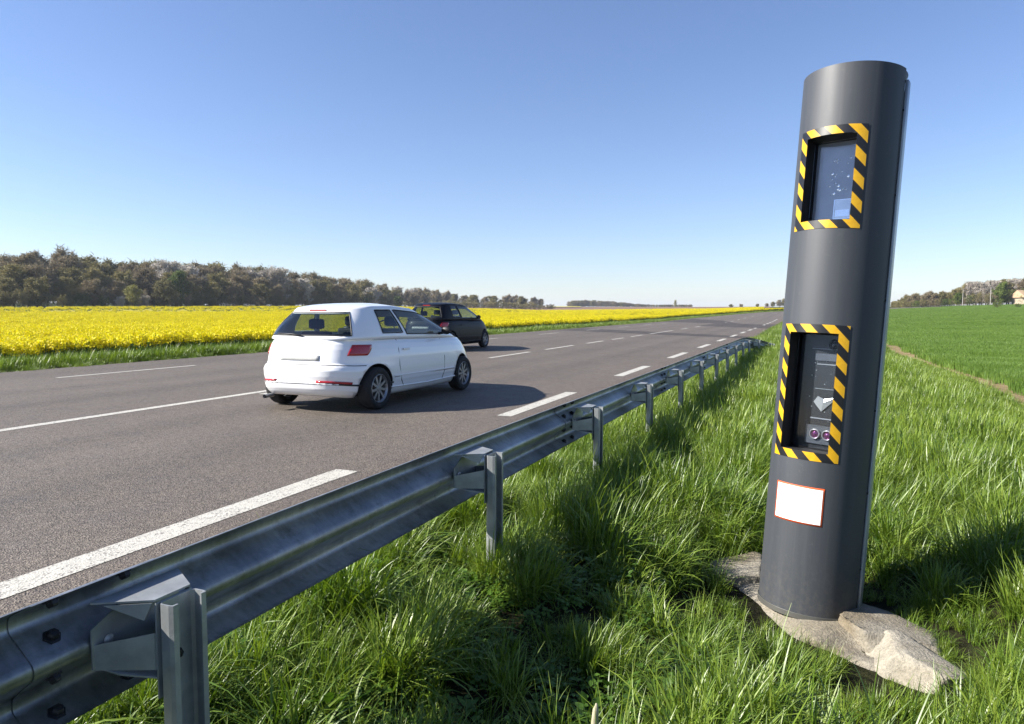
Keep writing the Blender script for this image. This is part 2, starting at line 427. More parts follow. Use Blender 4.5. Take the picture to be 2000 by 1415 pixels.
# ------------------------------------------------------------------ instanced plants
LIB = D.collections  # source collections stay unlinked from the scene
def make_lib(name, meshes):
    c = D.collections.new(name)
    for i, m in enumerate(meshes):
        o = D.objects.new('%s_%02d' % (name, i), m); c.objects.link(o)
    return c
def scatter(name, lib, P, rz, scl, ids, tilt=None, **tags):
    m = D.meshes.new(name + '_points'); n = len(P)
    m.vertices.add(n); m.vertices.foreach_set('co', np.asarray(P, np.float32).ravel())
    rot = np.zeros((n, 3), np.float32); rot[:, 2] = rz
    if tilt is not None: rot[:, 0] = tilt[:, 0]; rot[:, 1] = tilt[:, 1]
    a = m.attributes.new('rot', 'FLOAT_VECTOR', 'POINT'); a.data.foreach_set('vector', rot.ravel())
    a = m.attributes.new('scl', 'FLOAT', 'POINT'); a.data.foreach_set('value', np.asarray(scl, np.float32))
    a = m.attributes.new('idx', 'INT', 'POINT'); a.data.foreach_set('value', np.asarray(ids, np.int32))
    o = obj(name, m)
    g = D.node_groups.new(name, 'GeometryNodeTree')
    g.interface.new_socket('Geometry', in_out='INPUT', socket_type='NodeSocketGeometry')
    g.interface.new_socket('Geometry', in_out='OUTPUT', socket_type='NodeSocketGeometry')
    gi = g.nodes.new('NodeGroupInput'); go = g.nodes.new('NodeGroupOutput')
    ip = g.nodes.new('GeometryNodeInstanceOnPoints'); ci = g.nodes.new('GeometryNodeCollectionInfo')
    ci.inputs['Collection'].default_value = lib; ci.inputs['Separate Children'].default_value = True; ci.inputs['Reset Children'].default_value = True
    ip.inputs['Pick Instance'].default_value = True
    def att(nm, dt):
        x = g.nodes.new('GeometryNodeInputNamedAttribute'); x.data_type = dt; x.inputs['Name'].default_value = nm; return x.outputs['Attribute']
    L = g.links.new
    L(gi.outputs[0], ip.inputs['Points']); L(ci.outputs[0], ip.inputs['Instance'])
    L(att('idx', 'INT'), ip.inputs['Instance Index']); L(att('rot', 'FLOAT_VECTOR'), ip.inputs['Rotation'])
    L(att('scl', 'FLOAT'), ip.inputs['Scale']); L(ip.outputs[0], go.inputs[0])
    md = o.modifiers.new('scatter', 'NODES'); md.node_group = g
    tag(o, **tags)
    return o

def blades(n, rad, h0, h1, wd, lean, seg=5, curl=1.0, windx=0.0):
    """n bent tapering blades as one array mesh"""
    a = rng.uniform(0, 2 * np.pi, n); r = rad * np.sqrt(rng.uniform(0, 1, n))
    bx, by = r * np.cos(a), r * np.sin(a)
    h = rng.uniform(h0, h1, n); ww = wd * rng.uniform(.6, 1.3, n)
    da = a + rng.normal(0, .9, n); ln = lean * rng.uniform(.15, 1.3, n)
    fx, fy = np.cos(da) + windx, np.sin(da); fn = np.hypot(fx, fy) + 1e-6; fx /= fn; fy /= fn
    sx, sy = -fy, fx
    tw = rng.uniform(-.6, .6, n)
    t = np.linspace(0, 1, seg + 1); V = np.zeros((n, seg + 1, 2, 3))
    ang = np.zeros(n); px, py, pz = bx.copy(), by.copy(), np.full(n, -.02)
    step = h / seg
    for k in range(seg + 1):
        wk = ww * (1 - t[k] ** 2.2) * .5 + .0004
        cx_, sx_ = np.cos(tw * t[k]), np.sin(tw * t[k])
        ox = (sx * cx_ + fx * sx_) * wk; oy = (sy * cx_ + fy * sx_) * wk
        V[:, k, 0] = np.stack([px - ox, py - oy, pz], -1); V[:, k, 1] = np.stack([px + ox, py + oy, pz + wk * .25], -1)
        ang = ln * (.25 + curl * t[k] * 1.5)
        px = px + fx * np.sin(ang) * step; py = py + fy * np.sin(ang) * step; pz = pz + np.cos(ang) * step
    i = np.arange(n * (seg + 1) * 2).reshape(n, seg + 1, 2)
    q = np.stack([i[:, :-1, 0], i[:, :-1, 1], i[:, 1:, 1], i[:, 1:, 0]], -1).reshape(-1, 4)
    return V.reshape(-1, 3), q

def leaves(n, rad, h0, h1, size, up=.5):
    """small broad leaves on short stems"""
    V = []; q = []
    for k in range(n):
        a = rng.uniform(0, 6.283); r = rad * math.sqrt(rng.uniform()); z = rng.uniform(h0, h1)
        s = size * rng.uniform(.6, 1.3); c = Vector((r * math.cos(a), r * math.sin(a), z))
        d = Vector((math.cos(a + rng.normal(0, .8)), math.sin(a + rng.normal(0, .8)), rng.uniform(-.2, up))).normalized()
        sd = d.cross(Vector((0, 0, 1))).normalized(); u = sd.cross(d)
        b = len(V)
        pts = [(-.02, 0, 0), (.28, .30, .10), (.28, -.30, .10), (.62, .33, .08), (.62, -.33, .08), (1, 0, -.05), (.3, 0, 0), (.65, 0, .0)]
        V += [tuple(c + d * (p[0] * s) + sd * (p[1] * s) + u * (p[2] * s)) for p in pts]
        q += [(b, b + 1, b + 6, b), (b, b + 6, b + 2, b), (b + 1, b + 3, b + 7, b + 6), (b + 6, b + 7, b + 4, b + 2), (b + 3, b + 5, b + 7, b + 3), (b + 7, b + 5, b + 4, b + 7)]
    return V, q

def leaf_mesh(name, V, q, mat):
    Fc = []
    for f in q:
        g = []
        for i in f:
            if i not in g: g.append(i)
        Fc.append(g)
    return mesh(name, V, Fc, mat, True)

tall = []
for k in range(7):
    V, q = blades(52, .07 + .03 * (k % 3), .14, .31 + .04 * (k % 4), .0066, .60 + .22 * (k % 4), 6, 1.0 + .25 * (k % 3), .45 * (k % 3))
    tall.append(npmesh('grass_tuft', V, q, [M['grass']], None, True))
for k in range(2):   # seed-stalk tufts, long and thin
    V, q = blades(20, .12, .34, .52, .0045, .5, 7, 1.1, .3)
    tall.append(npmesh('grass_tuft', V, q, [M['grass']], None, True))
low = []
for k in range(3):
    V, q = blades(60, .12, .05, .13, .0055, .9, 4)
    low.append(npmesh('low_grass', V, q, [M['grass']], None, True))
bl = []
for k in range(4):
    V, q = leaves(46, .13, .03, .17, .040 + .008 * k, .6); bl.append(leaf_mesh('leafy_weed', V, q, M['broad']))
lib_near = make_lib('near_grass', tall + low + bl)     # 0-8 tall, 9-11 low, 12-15 leafy
mid = []
for k in range(5):
    V, q = blades(70, .26, .13, .30 + .03 * (k % 3), .011, .65, 4, 1.0, .25)
    mid.append(npmesh('verge_tuft', V, q, [M['grass']], None, True))
lib_mid = make_lib('verge_grass', mid)
wh = []
for k in range(5):
    V, q = blades(150, .42, .11, .18, .011, .35, 3, .8, .15)
    wh.append(npmesh('wheat_tuft', V, q, [M['wheat']], None, True))
lib_wheat = make_lib('wheat', wh)

def sprinkle(n, x0, x1, y0, y1, ok=None):
    x = rng.uniform(x0, x1, n); y = rng.uniform(y0, y1, n)
    if ok is not None:
        k = ok(x, y); x, y = x[k], y[k]
    return x, y
PIL = (.0485, 3.7774)
def conc_r(a):   # plan radius of the concrete footing in direction a (radians, 0 = +X)
    d = np.degrees(np.mod(a, 2 * np.pi))
    return np.interp(d, [0, 30, 75, 110, 150, 185, 215, 250, 275, 295, 312, 330, 360], [.42, .40, .40, .50, .60, .50, .44, .44, .52, .72, .84, .60, .42])
def clear(x, y, m=0.0):
    a = np.arctan2(y - PIL[1], x - PIL[0]); return np.hypot(x - PIL[0], y - PIL[1]) > conc_r(a) - .02 + m
def patchn(x, y, f, ph): return np.sin(x * f + ph + 1.7 * np.sin(y * f * .8 + ph)) * np.sin(y * f * 1.1 + ph * 2 + 1.3 * np.sin(x * f * .7))

# near zone
def near_ids(x, y):
    n = len(x); r = rng.uniform(0, 1, n); p1 = patchn(x, y, 1.6, .4); 
    ids = rng.integers(0, 7, n)
    ids = np.where(r < .045, rng.integers(7, 9, n), ids)
    ids = np.where((r > .55) & (r < .75), rng.integers(9, 12, n), ids)
    weedy = (p1 > .15) & (r > .62)
    ids = np.where(weedy, rng.integers(12, 16, n), ids)
    ids = np.where((x < -.4) & (y < 3.4) & (r > .35), rng.integers(12, 16, n), ids)
    return ids
def height_mod(x, y):
    e = .6 + .4 * sm(-2.3, -1.95, x)
    e = e * (1 - .35 * np.exp(-((x + 1.62) / .16) ** 2)) * (1 - .45 * np.exp(-((x + .95) / .38) ** 2) * (1 - sm(2.9, 3.8, y)))          # short at the asphalt edge
    c = np.clip((np.hypot(x - PIL[0] - .12, (y - PIL[1] + .35) * .8) - .5) / .6, 0, 1)
    return e * (.42 + .58 * c) * (1 - .50 * sm(1.6, 2.8, x)) * (1 + .38 * patchn(x, y, 2.3, 1.1) * patchn(x, y, 5.1, .3))
def near_zone():
    P = []; RZ = []; SC = []; ID = []; TL = []
    def put(x, y, rz, sc_, ids, tl):
        P.append(np.stack([x, y, ground_h(x, y)], -1)); RZ.append(rz); SC.append(sc_); ID.append(ids); TL.append(tl)
    # short sward everywhere
    x, y = sprinkle(4600, -2.3, 3.4, .2, 7.0, lambda a, b: clear(a, b, -.07)); n = len(x)
    put(x, y, rng.uniform(0, 6.28, n), rng.uniform(.5, .85, n) * height_mod(x, y), near_ids(x, y), rng.normal(0, .15, (n, 2)))
    # tussocks: tufts set close and leaning away from the middle
    cx_, cy_ = sprinkle(600, -2.25, 3.3, .3, 7.0, lambda a, b: clear(a, b, .12)); m = 8
    ang = rng.uniform(0, 6.28, (len(cx_), m)); rad_ = rng.uniform(.0, .13, (len(cx_), m)); big = rng.uniform(.8, 1.5, len(cx_))[:, None]
    x = (cx_[:, None] + rad_ * big * np.cos(ang)).ravel(); y = (cy_[:, None] + rad_ * big * np.sin(ang)).ravel(); a_ = ang.ravel(); rr_ = (rad_ / .13).ravel()
    sc_ = (big * rng.uniform(.62, .98, ang.shape)).ravel() * np.maximum(height_mod(x, y), .32); k = clear(x, y, .03)
    tl = np.stack([-np.sin(a_) * .45 * rr_, np.cos(a_) * .45 * rr_], -1) + rng.normal(0, .08, (len(x), 2))
    put(x[k], y[k], np.zeros(k.sum()), sc_[k], rng.integers(0, 7, k.sum()), tl[k])
    scatter('verge_grass', lib_near, np.concatenate(P), np.concatenate(RZ), np.concatenate(SC), np.concatenate(ID), np.concatenate(TL),
            label='long green grass and weeds growing round the camera pillar and guardrail', cat='grass', kind='stuff')
near_zone()
x, y = sprinkle(7500, -2.25, 3.9, 6.6, 24, lambda a, b: (a < 3.0) | (a > 3.62))
scatter('roadside_grass', lib_mid, np.stack([x, y, ground_h(x, y)], -1), rng.uniform(0, 6.28, len(x)), rng.uniform(.7, 1.1, len(x)) * height_mod(x, y), rng.integers(0, 5, len(x)),
        rng.normal(0, .1, (len(x), 2)), label='green verge grass between the guardrail and the bare field path', cat='grass', kind='stuff')
x, y = sprinkle(6500, -2.05, 4.2, 22, 120, lambda a, b: (a < 3.0) | (a > 3.62) | (b > 60)); x = x + shift(y)
scatter('distant_verge_grass', lib_mid, np.stack([x, y, ground_h(x, y)], -1), rng.uniform(0, 6.28, len(x)), rng.uniform(.8, 1.2, len(x)) * (1 - .5 * sm(1.2, 2.6, x - shift(y))), rng.integers(0, 5, len(x)),
        None, label='green verge grass further up the road past the end of the guardrail', cat='grass', kind='stuff')
# wheat field on the right
wx = []; wy = []
for (n, y0, y1) in ((6500, 5, 26), (7000, 20, 70), (6500, 60, 150), (6500, 140, 265)):
    yy = rng.uniform(y0, y1, n); lo = np.where(yy < 110, 3.7, np.maximum(3.7, shift(yy) + .5)); hi = yy * .36 + 5
    xx = lo + (hi - lo) * rng.uniform(0, 1, n); k = hi > lo; wx.append(xx[k]); wy.append(yy[k])
x = np.concatenate(wx); y = np.concatenate(wy)
scatter('wheat_field', lib_wheat, np.stack([x, y, ground_h(x, y)], -1), rng.uniform(0, 6.28, len(x)), 1 + np.clip(y / 160, 0, .8) + rng.uniform(-.1, .1, len(x)), rng.integers(0, 5, len(x)),
        None, label='young green cereal crop covering the field to the right of the pillar', cat='crop field', kind='stuff')
# far verge
yy = 4 + 196 * rng.uniform(0, 1, 9000) ** 1.8; ss = rng.uniform(-19.2, -16.25, 9000)
x = ss + shift(yy); y = yy
hs = np.where(ss > -16.9, .45, 1.15) * rng.uniform(.8, 1.25, len(x))
scatter('opposite_verge_grass', lib_mid, np.stack([x, y, ground_h(x, y)], -1), rng.uniform(0, 6.28, len(x)), hs, rng.integers(0, 5, len(x)),
        None, label='strip of green grass between the far road edge and the yellow rapeseed', cat='grass', kind='stuff')

# rapeseed
def rape_patch(n, rad, fl):
    V = []; q = []; mi = []
    for k in range(n):
        a = rng.uniform(0, 6.283); r = rad * math.sqrt(rng.uniform()); bx, by = r * math.cos(a), r * math.sin(a)
        top = rng.uniform(.60, .86)
        def quad(c, s, m, flat=.5):
            d = Vector(rng.normal(0, 1, 3)); d.z = abs(d.z) + flat; d.normalize(); u = d.orthogonal().normalized(); v = d.cross(u)
            b = len(V); V.extend([tuple(c + u * s), tuple(c + v * s), tuple(c - u * s), tuple(c - v * s)]); q.append((b, b + 1, b + 2, b + 3)); mi.append(m)
        lean = Vector((rng.normal(0, .08), rng.normal(0, .08), 0))
        for j in range(fl):
            z = top - abs(rng.normal(0, .085)); c = Vector((bx, by, z)) + lean * z + Vector((rng.normal(0, .05), rng.normal(0, .05), 0)); quad(c, rng.uniform(.018, .036), 0)
        for j in range(6):
            z = rng.uniform(.08, .55); quad(Vector((bx + rng.normal(0, .06), by + rng.normal(0, .06), z)), rng.uniform(.03, .07), 1)
        b = len(V); w_ = .006
        V.extend([(bx - w_, by, 0), (bx + w_, by, 0), (bx + lean.x * top + w_, by + lean.y * top, top), (bx + lean.x * top - w_, by + lean.y * top, top)]); q.append((b, b + 1, b + 2, b + 3)); mi.append(1)
    return npmesh('rapeseed_clump', np.array(V), np.array(q), [M['rape_flower'], M['rape_leaf']], mi)
lib_rape = make_lib('rapeseed', [rape_patch(14, .36, 15) for _ in range(5)])
def rape_pts(n, r0, r1, a0, a1):
    r = np.sqrt(rng.uniform(r0 ** 2, r1 ** 2, n)); a = rng.uniform(a0, a1, n)
    x, y = r * np.sin(np.radians(a)), r * np.cos(np.radians(a))
    edge = -18.5 + .25 * np.sin(y * 1.3) + .15 * np.sin(y * 3.1)
    k = (x - shift(y) < edge) & (r < np.array([rape_far(d) for d in a])); return x[k], y[k]
px_, py_ = [], []
for args in ((11000, 15, 60, -68, -10), (13000, 50, 120, -66, -6), (15000, 110, 335, -66, -3)):
    a, b = rape_pts(*args); px_.append(a); py_.append(b)
yy = rng.uniform(8, 215, 2600); px_.append(-18.8 + rng.uniform(-.8, .3, 2600) + shift(yy)); py_.append(yy)
x = np.concatenate(px_); y = np.concatenate(py_); rr = np.hypot(x, y)
# a thin band near the wood flowers less
azd = np.degrees(np.arctan2(x, y)); rf = np.interp(azd, [-66, -56, -50, -42, -36, -30], [162, 176, 195, 225, 285, 330])
keep = ~((rr > rf * .58) & (rr < rf * .90) & (rng.uniform(0, 1, len(x)) < .62) & (azd < -20))
x, y, rr = x[keep], y[keep], rr[keep]
scatter('rapeseed_field', lib_rape, np.stack([x, y, ground_h(x, y)], -1), rng.uniform(0, 6.28, len(x)), .95 + np.clip((rr - 60) / 500, 0, .35) + rng.uniform(-.1, .1, len(x)), rng.integers(0, 5, len(x)),
        None, label='yellow flowering rapeseed crop filling the field across the road', cat='crop field', kind='stuff')

# ------------------------------------------------------------------ trees
def mat_bark(name, c):
    t = NT(name); oi = t.n('ObjectInfo').outputs['Random']
    a = tuple(v * .7 for v in c); b = tuple(v * 1.3 for v in c)
    t.col(t.mix(.5, t.ramp(oi, [(0, a), (1, b)]), t.ramp(t.noise(t.objc(), 3, 4), [(.3, a), (.7, b)]))).rough(.9); return t.m
def mat_crown(name, a, b, trans=.15):
    t = NT(name); oi = t.n('ObjectInfo').outputs['Random']; isl = t.n('NewGeometry').outputs['Random Per Island']
    f = t.math('ADD', t.math('MULTIPLY', oi, .6), t.math('MULTIPLY', isl, .4))
    c = t.ramp(f, [(.1, a), (.9, b)]); t.col(c).rough(.8); t.bsdf.inputs['Specular IOR Level'].default_value = .2
    tr = t.n('BsdfTranslucent'); t.l(c, tr.inputs[0]); mx = t.n('MixShader'); mx.inputs[0].default_value = trans
    t.l(t.bsdf.outputs[0], mx.inputs[1]); t.l(tr.outputs[0], mx.inputs[2]); t.l(mx.outputs[0], t.out.inputs[0]); return t.m
CROWNK = 1
M['bark'] = mat_bark('bark', (.13, .105, .08))
CROWN = {'bare': mat_crown('bare_twigs', (.235, .19, .115), (.38, .31, .19)),
         'bud': mat_crown('budding_twigs', (.20, .18, .075), (.36, .31, .13)),
         'blossom': mat_crown('blossom_crown', (.44, .39, .33), (.66, .61, .54)),
         'green': mat_crown('fresh_leaves', (.09, .14, .03), (.19, .24, .05)),
         'yellow': mat_crown('catkin_crown', (.30, .29, .08), (.42, .40, .14))}
def grow(seed, h=10., spread=.36, fork=.16, n1=19, lv=2, leafy=0, twigs=2300, upright=.6):
    """skeleton of limbs round a trunk; returns the trunk mesh builder and the arrays of the crown"""
    rs = np.random.default_rng(seed); mb = MB(); tips = []
    tp = [Vector((0, 0, -.3))]; 
    for k in range(1, 7): tp.append(Vector((rs.normal(0, .02) * h * k / 6, rs.normal(0, .02) * h * k / 6, h * .86 * k / 6)))
    mb.tube(tp, [h * .022, h * .018, h * .015, h * .012, h * .009, h * .006, h * .002], 6, 0, False)
    def at(f):
        f = f * 6; i = min(int(f), 5); return tp[i].lerp(tp[i + 1], f - i)
    for k in range(n1):
        f = fork + (1 - fork) * (k + rs.uniform(0, 1)) / n1 * .95; a = k * 2.4 + rs.normal(0, .4)
        ln = h * spread * (1.15 - .75 * (f - fork) / (1 - fork)) * rs.uniform(.7, 1.15)
        d = Vector((math.cos(a), math.sin(a), upright + rs.uniform(0, .6))).normalized()
        p = at(f); pts = [p]; 
        for j in range(4):
            d = (d + Vector((rs.normal(0, .12), rs.normal(0, .12), .10))).normalized(); p = p + d * ln / 4; pts.append(p)
        r0 = h * .009 * (1.2 - f)
        mb.tube(pts, [r0, r0 * .8, r0 * .6, r0 * .4, r0 * .2], 4, 0, False)
        for j in range(1, 5):
            for q in range(2):
                dd = (d + Vector(rs.normal(0, .6, 3))).normalized(); p0 = pts[j]; l2 = ln * .38 * rs.uniform(.6, 1.1); p1 = p0 + dd * l2
                mb.tube([p0, p0.lerp(p1, .5) + Vector((0, 0, .05)), p1], [r0 * .35, r0 * .25, r0 * .1], 3, 0, False)
                tips.append((p0, p1))
    T = np.array([[*a, *b] for a, b in tips]); n = twigs
    i = rs.integers(0, len(T), n); t = rs.uniform(0.1, 1.1, n)[:, None]
    c = T[i, :3] * (1 - t) + T[i, 3:] * t + rs.normal(0, .028 * h, (n, 3))
    lo = rs.uniform(0, 1, n) < .14; c[lo, 2] *= .45; c[:, 2] = np.maximum(c[:, 2], h * .04)
    d = rs.normal(0, 1, (n, 3)) + np.array([0, 0, .55]); d /= np.linalg.norm(d, axis=1)[:, None]
    s = rs.normal(0, 1, (n, 3)); s -= (s * d).sum(1)[:, None] * d; s /= np.linalg.norm(s, axis=1)[:, None]
    nl = int(n * leafy); L = (rs.uniform(.05, .10, n) * h)[:, None]; W = (rs.uniform(.0030, .0065, n) * h)[:, None]
    L[:nl] = .023 * h * rs.uniform(.6, 1.3, (nl, 1)); W[:nl] = L[:nl] * .55
    V = np.stack([c - s * W, c + s * W, c + d * L + s * W * .4, c + d * L - s * W * .4], 1).reshape(-1, 3)
    Q_ = np.arange(n * 4).reshape(n, 4)
    return mb, V, Q_
TP = {}   # kind -> list of (trunk mesh, crown mesh), built 10 m tall
spec = {'bare': dict(leafy=.40, twigs=10500), 'bud': dict(leafy=.66, twigs=10500), 'blossom': dict(leafy=.75, twigs=10500, fork=.2, spread=.40),
        'green': dict(leafy=.92, twigs=10500, fork=.16, spread=.36), 'yellow': dict(leafy=.85, twigs=4200, fork=.12, spread=.34)}
sd = 11
for kd, kw in spec.items():
    TP[kd] = []
    for v in range(4 if kd in ('bare', 'bud') else 2):
        sd += 1; mb, V, Q_ = grow(sd, **kw)
        tm = mesh('trunk', mb.V, mb.F, M['bark'], True); cm = npmesh('crown', V, Q_, [CROWN[kd]])
        TP[kd].append((tm, cm))
SB = {}
for kd, kw in {'bare': dict(leafy=.5), 'bud': dict(leafy=.8), 'blossom': dict(leafy=.9), 'green': dict(leafy=.95)}.items():
    sd += 1; mb, V, Q_ = grow(sd, 10, spread=.62, fork=.03, n1=18, twigs=3600, upright=.5, **kw)
    SB[kd] = (mesh('trunk', mb.V, mb.F, M['bark'], True), npmesh('crown', V, Q_, [CROWN[kd]]))
def plant_tree(kind, x, y, h, label, cat='tree', name='tree', group=None, wide=1.0, lib=None, small=False):
    tm, cm = (lib or random.choice(TP[kind])) if not isinstance(lib, str) else SB[kind]
    z = float(ground_h(x, y))
    r = obj(name, None, None, (x, y, z), (0, 0, random.uniform(0, 6.28)))
    s = h / 10.0; r.scale = (s * wide, s * wide, s); tag(r, label, cat, group)
    obj('trunk', tm, r); obj('crown', cm, r)
    return r
def az_of(px): return math.atan((px - 1000) / 1370.) - YAW
def at_px(px, r): a = az_of(px); return r * math.sin(a), r * math.cos(a)
def h_for(px, r, ytop):
    x, y = at_px(px, r); Z_ = r * math.cos(az_of(px) + YAW); return (607 - ytop) / 1370. * Z_ + H - float(ground_h(x, y))
TOPX = [-160, 0, 40, 100, 140, 200, 300, 400, 500, 600, 700, 740, 780, 850, 900, 980]
TOPY = [496, 505, 494, 488, 498, 503, 508, 515, 520, 533, 545, 552, 563, 570, 578, 590]
kindname = {'bare': 'leafless grey-brown', 'bud': 'olive budding', 'blossom': 'pale blossoming', 'green': 'fresh green', 'yellow': 'yellow-green'}
def zone(px): return 'far left' if px < 150 else 'left of centre' if px < 300 else 'middle' if px < 430 else 'beside the white car' if px < 570 else 'above the white car'
rows = [(2, 'edge', .60, 5.6), (11, 'front', .80, 5.8), (24, 'middle', .92, 6.2), (40, 'back', 1.0, 6.6)]
for off, rowname, frac, sp in rows:
    d = -65.0 + off * .1
    while True:
        r0 = wood_r(d) + off
        px = 1000 + 1370 * math.tan(R(d) + YAW) if d > -66 else -300
        if px > 800 + off * 2: break
        rr_ = r0 + random.uniform(-3, 3)
        yt = float(np.interp(px, TOPX, TOPY)); hh = h_for(px, rr_, yt) * frac * random.uniform(.93, 1.03)
        u = random.random()
        if off == 2: kd = 'bud' if u < .40 else 'bare' if u < .95 else 'green'
        else: kd = 'bare' if u < .66 else 'bud' if u < .95 else 'blossom' if (px > 280 and u < .99) else 'bud'
        a = R(d)
        if hh > 1.5:
            side = zone(px)
            plant_tree(kd, rr_ * math.sin(a), rr_ * math.cos(a), hh, '%s tree, %s row of left wood, %s' % (kindname[kd], rowname, side),
                       group='%s trees of the wood, %s row, %s' % (kindname[kd], rowname, side), wide=random.uniform(1.15, 1.5))
        d += math.degrees(sp / r0) * random.uniform(.75, 1.25) * (1.0 if r0 < 300 else 1.2)
# undergrowth along the edge of the wood
d = -65.0
while d < -31:
    r0 = wood_r(d) - 1 + random.uniform(-1.5, 1.5); px = 1000 + 1370 * math.tan(R(d) + YAW)
    kd = random.choice(['bare', 'bud', 'bud', 'green', 'bare'])
    side = zone(px)
    plant_tree(kd, r0 * math.sin(R(d)), r0 * math.cos(R(d)), random.uniform(3.0, 4.6), '%s bush under the left wood, %s' % (kindname[kd], side), 'bush', 'bush',
               '%s bushes at the foot of the wood, %s' % (kindname[kd], side), 1.15, 'sb')
    d += math.degrees(3.6 / r0) * random.uniform(.8, 1.3)
# single trees one can tell apart
for px, dr, yt, kd, lab in ((262, -5, 556, 'yellow', 'yellow-green catkin tree standing in front of the wood left of centre'),
                            (238, -6, 580, 'blossom', 'small pale blossom tree at the left foot of the yellow-green tree'),
                            (285, -6, 578, 'blossom', 'small pale blossom tree at the right foot of the yellow-green tree'),
                            (322, -5, 553, 'bud', 'broad olive tree at the front of the wood, right of the yellow-green tree'),
                            (350, 6, 530, 'green', 'dark fresh green tree in the wood behind the broad olive tree'),
                            (328, 22, 512, 'blossom', 'pale rounded tree high in the wood, leftmost of the pale crowns'),
                            (368, 20, 520, 'blossom', 'pale rounded tree high in the wood, second of the pale crowns'),
                            (540, 12, 526, 'blossom', 'pale round crown at the top of the wood above the white car'),
                            (592, 6, 545, 'blossom', 'pale whitish tree in the wood just above the roof of the white car'),
                            (418, -4, 585, 'bud', 'low yellowish bush tree at the foot of the wood left of the white car'),
                            (570, -3, 580, 'bud', 'low olive tree at the foot of the wood touching the white car')):
    a = math.degrees(az_of(px)); r0 = wood_r(a) + dr; x, y = at_px(px, r0)
    plant_tree(kd, x, y, h_for(px, r0, yt), lab, wide=1.35 if yt > 550 else 1.15)
for i, (px, r0, yt, kd, wd) in enumerate(((800, 470, 567, 'bare', 1), (818, 480, 563, 'bare', 1), (835, 490, 565, 'bare', 1), (852, 470, 566, 'bare', 1), (872, 480, 570, 'bare', 1.0), (890, 500, 574, 'bud', 1.1),
        (908, 480, 577, 'bare', 1.2), (925, 440, 576, 'bud', 1.5), (948, 520, 580, 'bare', 1.1), (965, 440, 578, 'bud', 1.7), (990, 540, 577, 'bare', 1.3), (1004, 540, 578, 'bare', 1.3), (1020, 440, 580, 'bud', 1.6), (1042, 560, 581, 'bare', 1.3), (1056, 560, 584, 'bare', 1.2))):
    x, y = at_px(px, r0)
    nth = ['first', 'second', 'third', 'fourth', 'fifth', 'sixth', 'seventh', 'eighth', 'ninth', 'tenth', 'eleventh', 'twelfth', 'thirteenth', 'fourteenth', 'fifteenth'][i]
    plant_tree(kd, x, y, max(3, h_for(px, r0, yt)), '%s tree, %s from the left in the loose row behind the dark car' % (kindname[kd], nth), wide=wd * 1.1)
for px in range(846, 1062, 9):
    x, y = at_px(px, 430); plant_tree('bud', x, y, random.uniform(3, 5), 'low hedge bush between the trees of the loose row behind the dark car', 'bush', 'bush', 'hedge bushes of the loose row', 1.5, 'sb')
for i, px in enumerate(range(1062, 1085, 8)):
    x, y = at_px(px, 470); plant_tree('bare', x, y, random.uniform(2.5, 4), 'low scrubby bush past the end of the loose row', 'bush', 'bush', 'scrubby bushes before the far yellow field', 1.6, 'sb')
# hedge-like belt on the skyline
i = 0; px = 1112.
while px < 1350:
    r0 = random.uniform(900, 960); x, y = at_px(px, r0)
    yt = float(np.interp(px, [1112, 1140, 1200, 1240, 1290, 1350], [589, 587, 590, 594, 597, 600])) + random.uniform(-1, 1.2)
    plant_tree(random.choice(['bare', 'bare', 'bud']), x, y, max(3.5, h_for(px, r0, yt)), 'hazy grey tree in the distant belt on the skyline beyond the ploughed field', group='hazy trees on the far skyline', wide=2.0)
    px += random.uniform(3.5, 6)
x, y = at_px(1318, 900); plant_tree('yellow', x, y, h_for(1318, 900, 586), 'tall yellowish tree standing alone above the far skyline belt', wide=.8)
for i, (px, yt, wd) in enumerate(((1426, 598, 2.2), (1446, 598, 2), (1478, 596, 2.0), (1496, 593, 1.6), (1508, 590, 1.5), (1520, 586, 1.3), (1530, 584, 1.2), (1541, 586, 1.2))):
    x, y = at_px(px, 640)
    plant_tree('bare' if i % 2 else 'bud', x, y, max(3, h_for(px, 640, yt)), 'small skyline tree where the road vanishes left of the pillar, %s from the left' % ['first', 'second', 'third', 'fourth', 'fifth', 'sixth', 'seventh', 'eighth'][i], wide=wd)
# wood on the right
px = 1742; i = 0
while px < 2140:
    r0 = random.uniform(285, 300); x, y = at_px(px, r0)
    yt = float(np.interp(px, [1742, 1760, 1800, 1850, 1880, 1920, 1960, 2000], [590, 580, 574, 569, 558, 550, 550, 545])) + random.uniform(-3, 3)
    kd = random.choice(['bare', 'bud', 'bare', 'bud']) if px < 1885 or px > 1990 else 'blossom' if random.random() < .5 else 'bud'
    part_ = 'low left end' if px < 1840 else 'middle' if px < 1930 else 'tall right end'
    plant_tree(kd, x, y, h_for(px, r0, yt), '%s tree of the right-hand wood, %s' % (kindname[kd], part_), group='%s trees in the right-hand wood, %s' % (kindname[kd], part_), wide=1.25)
    x, y = at_px(px + 7, r0 - 8)
    kb = random.choice(['bud', 'green', 'bud', 'bare'])
    plant_tree(kb, x, y, max(2.5, h_for(px, r0 - 8, yt + 22)), '%s bush under the right-hand wood, %s' % (kindname[kb], part_), 'bush', 'bush', '%s bushes under the right-hand wood, %s' % (kindname[kb], part_), 1.3, 'sb')
    x, y = at_px(px + 4, r0 + 12); kd2 = random.choice(['bare', 'bud'])
    plant_tree(kd2, x, y, h_for(px + 4, r0 + 12, yt - 1), '%s tree at the back of the right-hand wood, %s' % (kindname[kd2], part_), group='%s trees at the back of the right-hand wood, %s' % (kindname[kd2], part_), wide=1.35)
    px += random.uniform(10, 15)
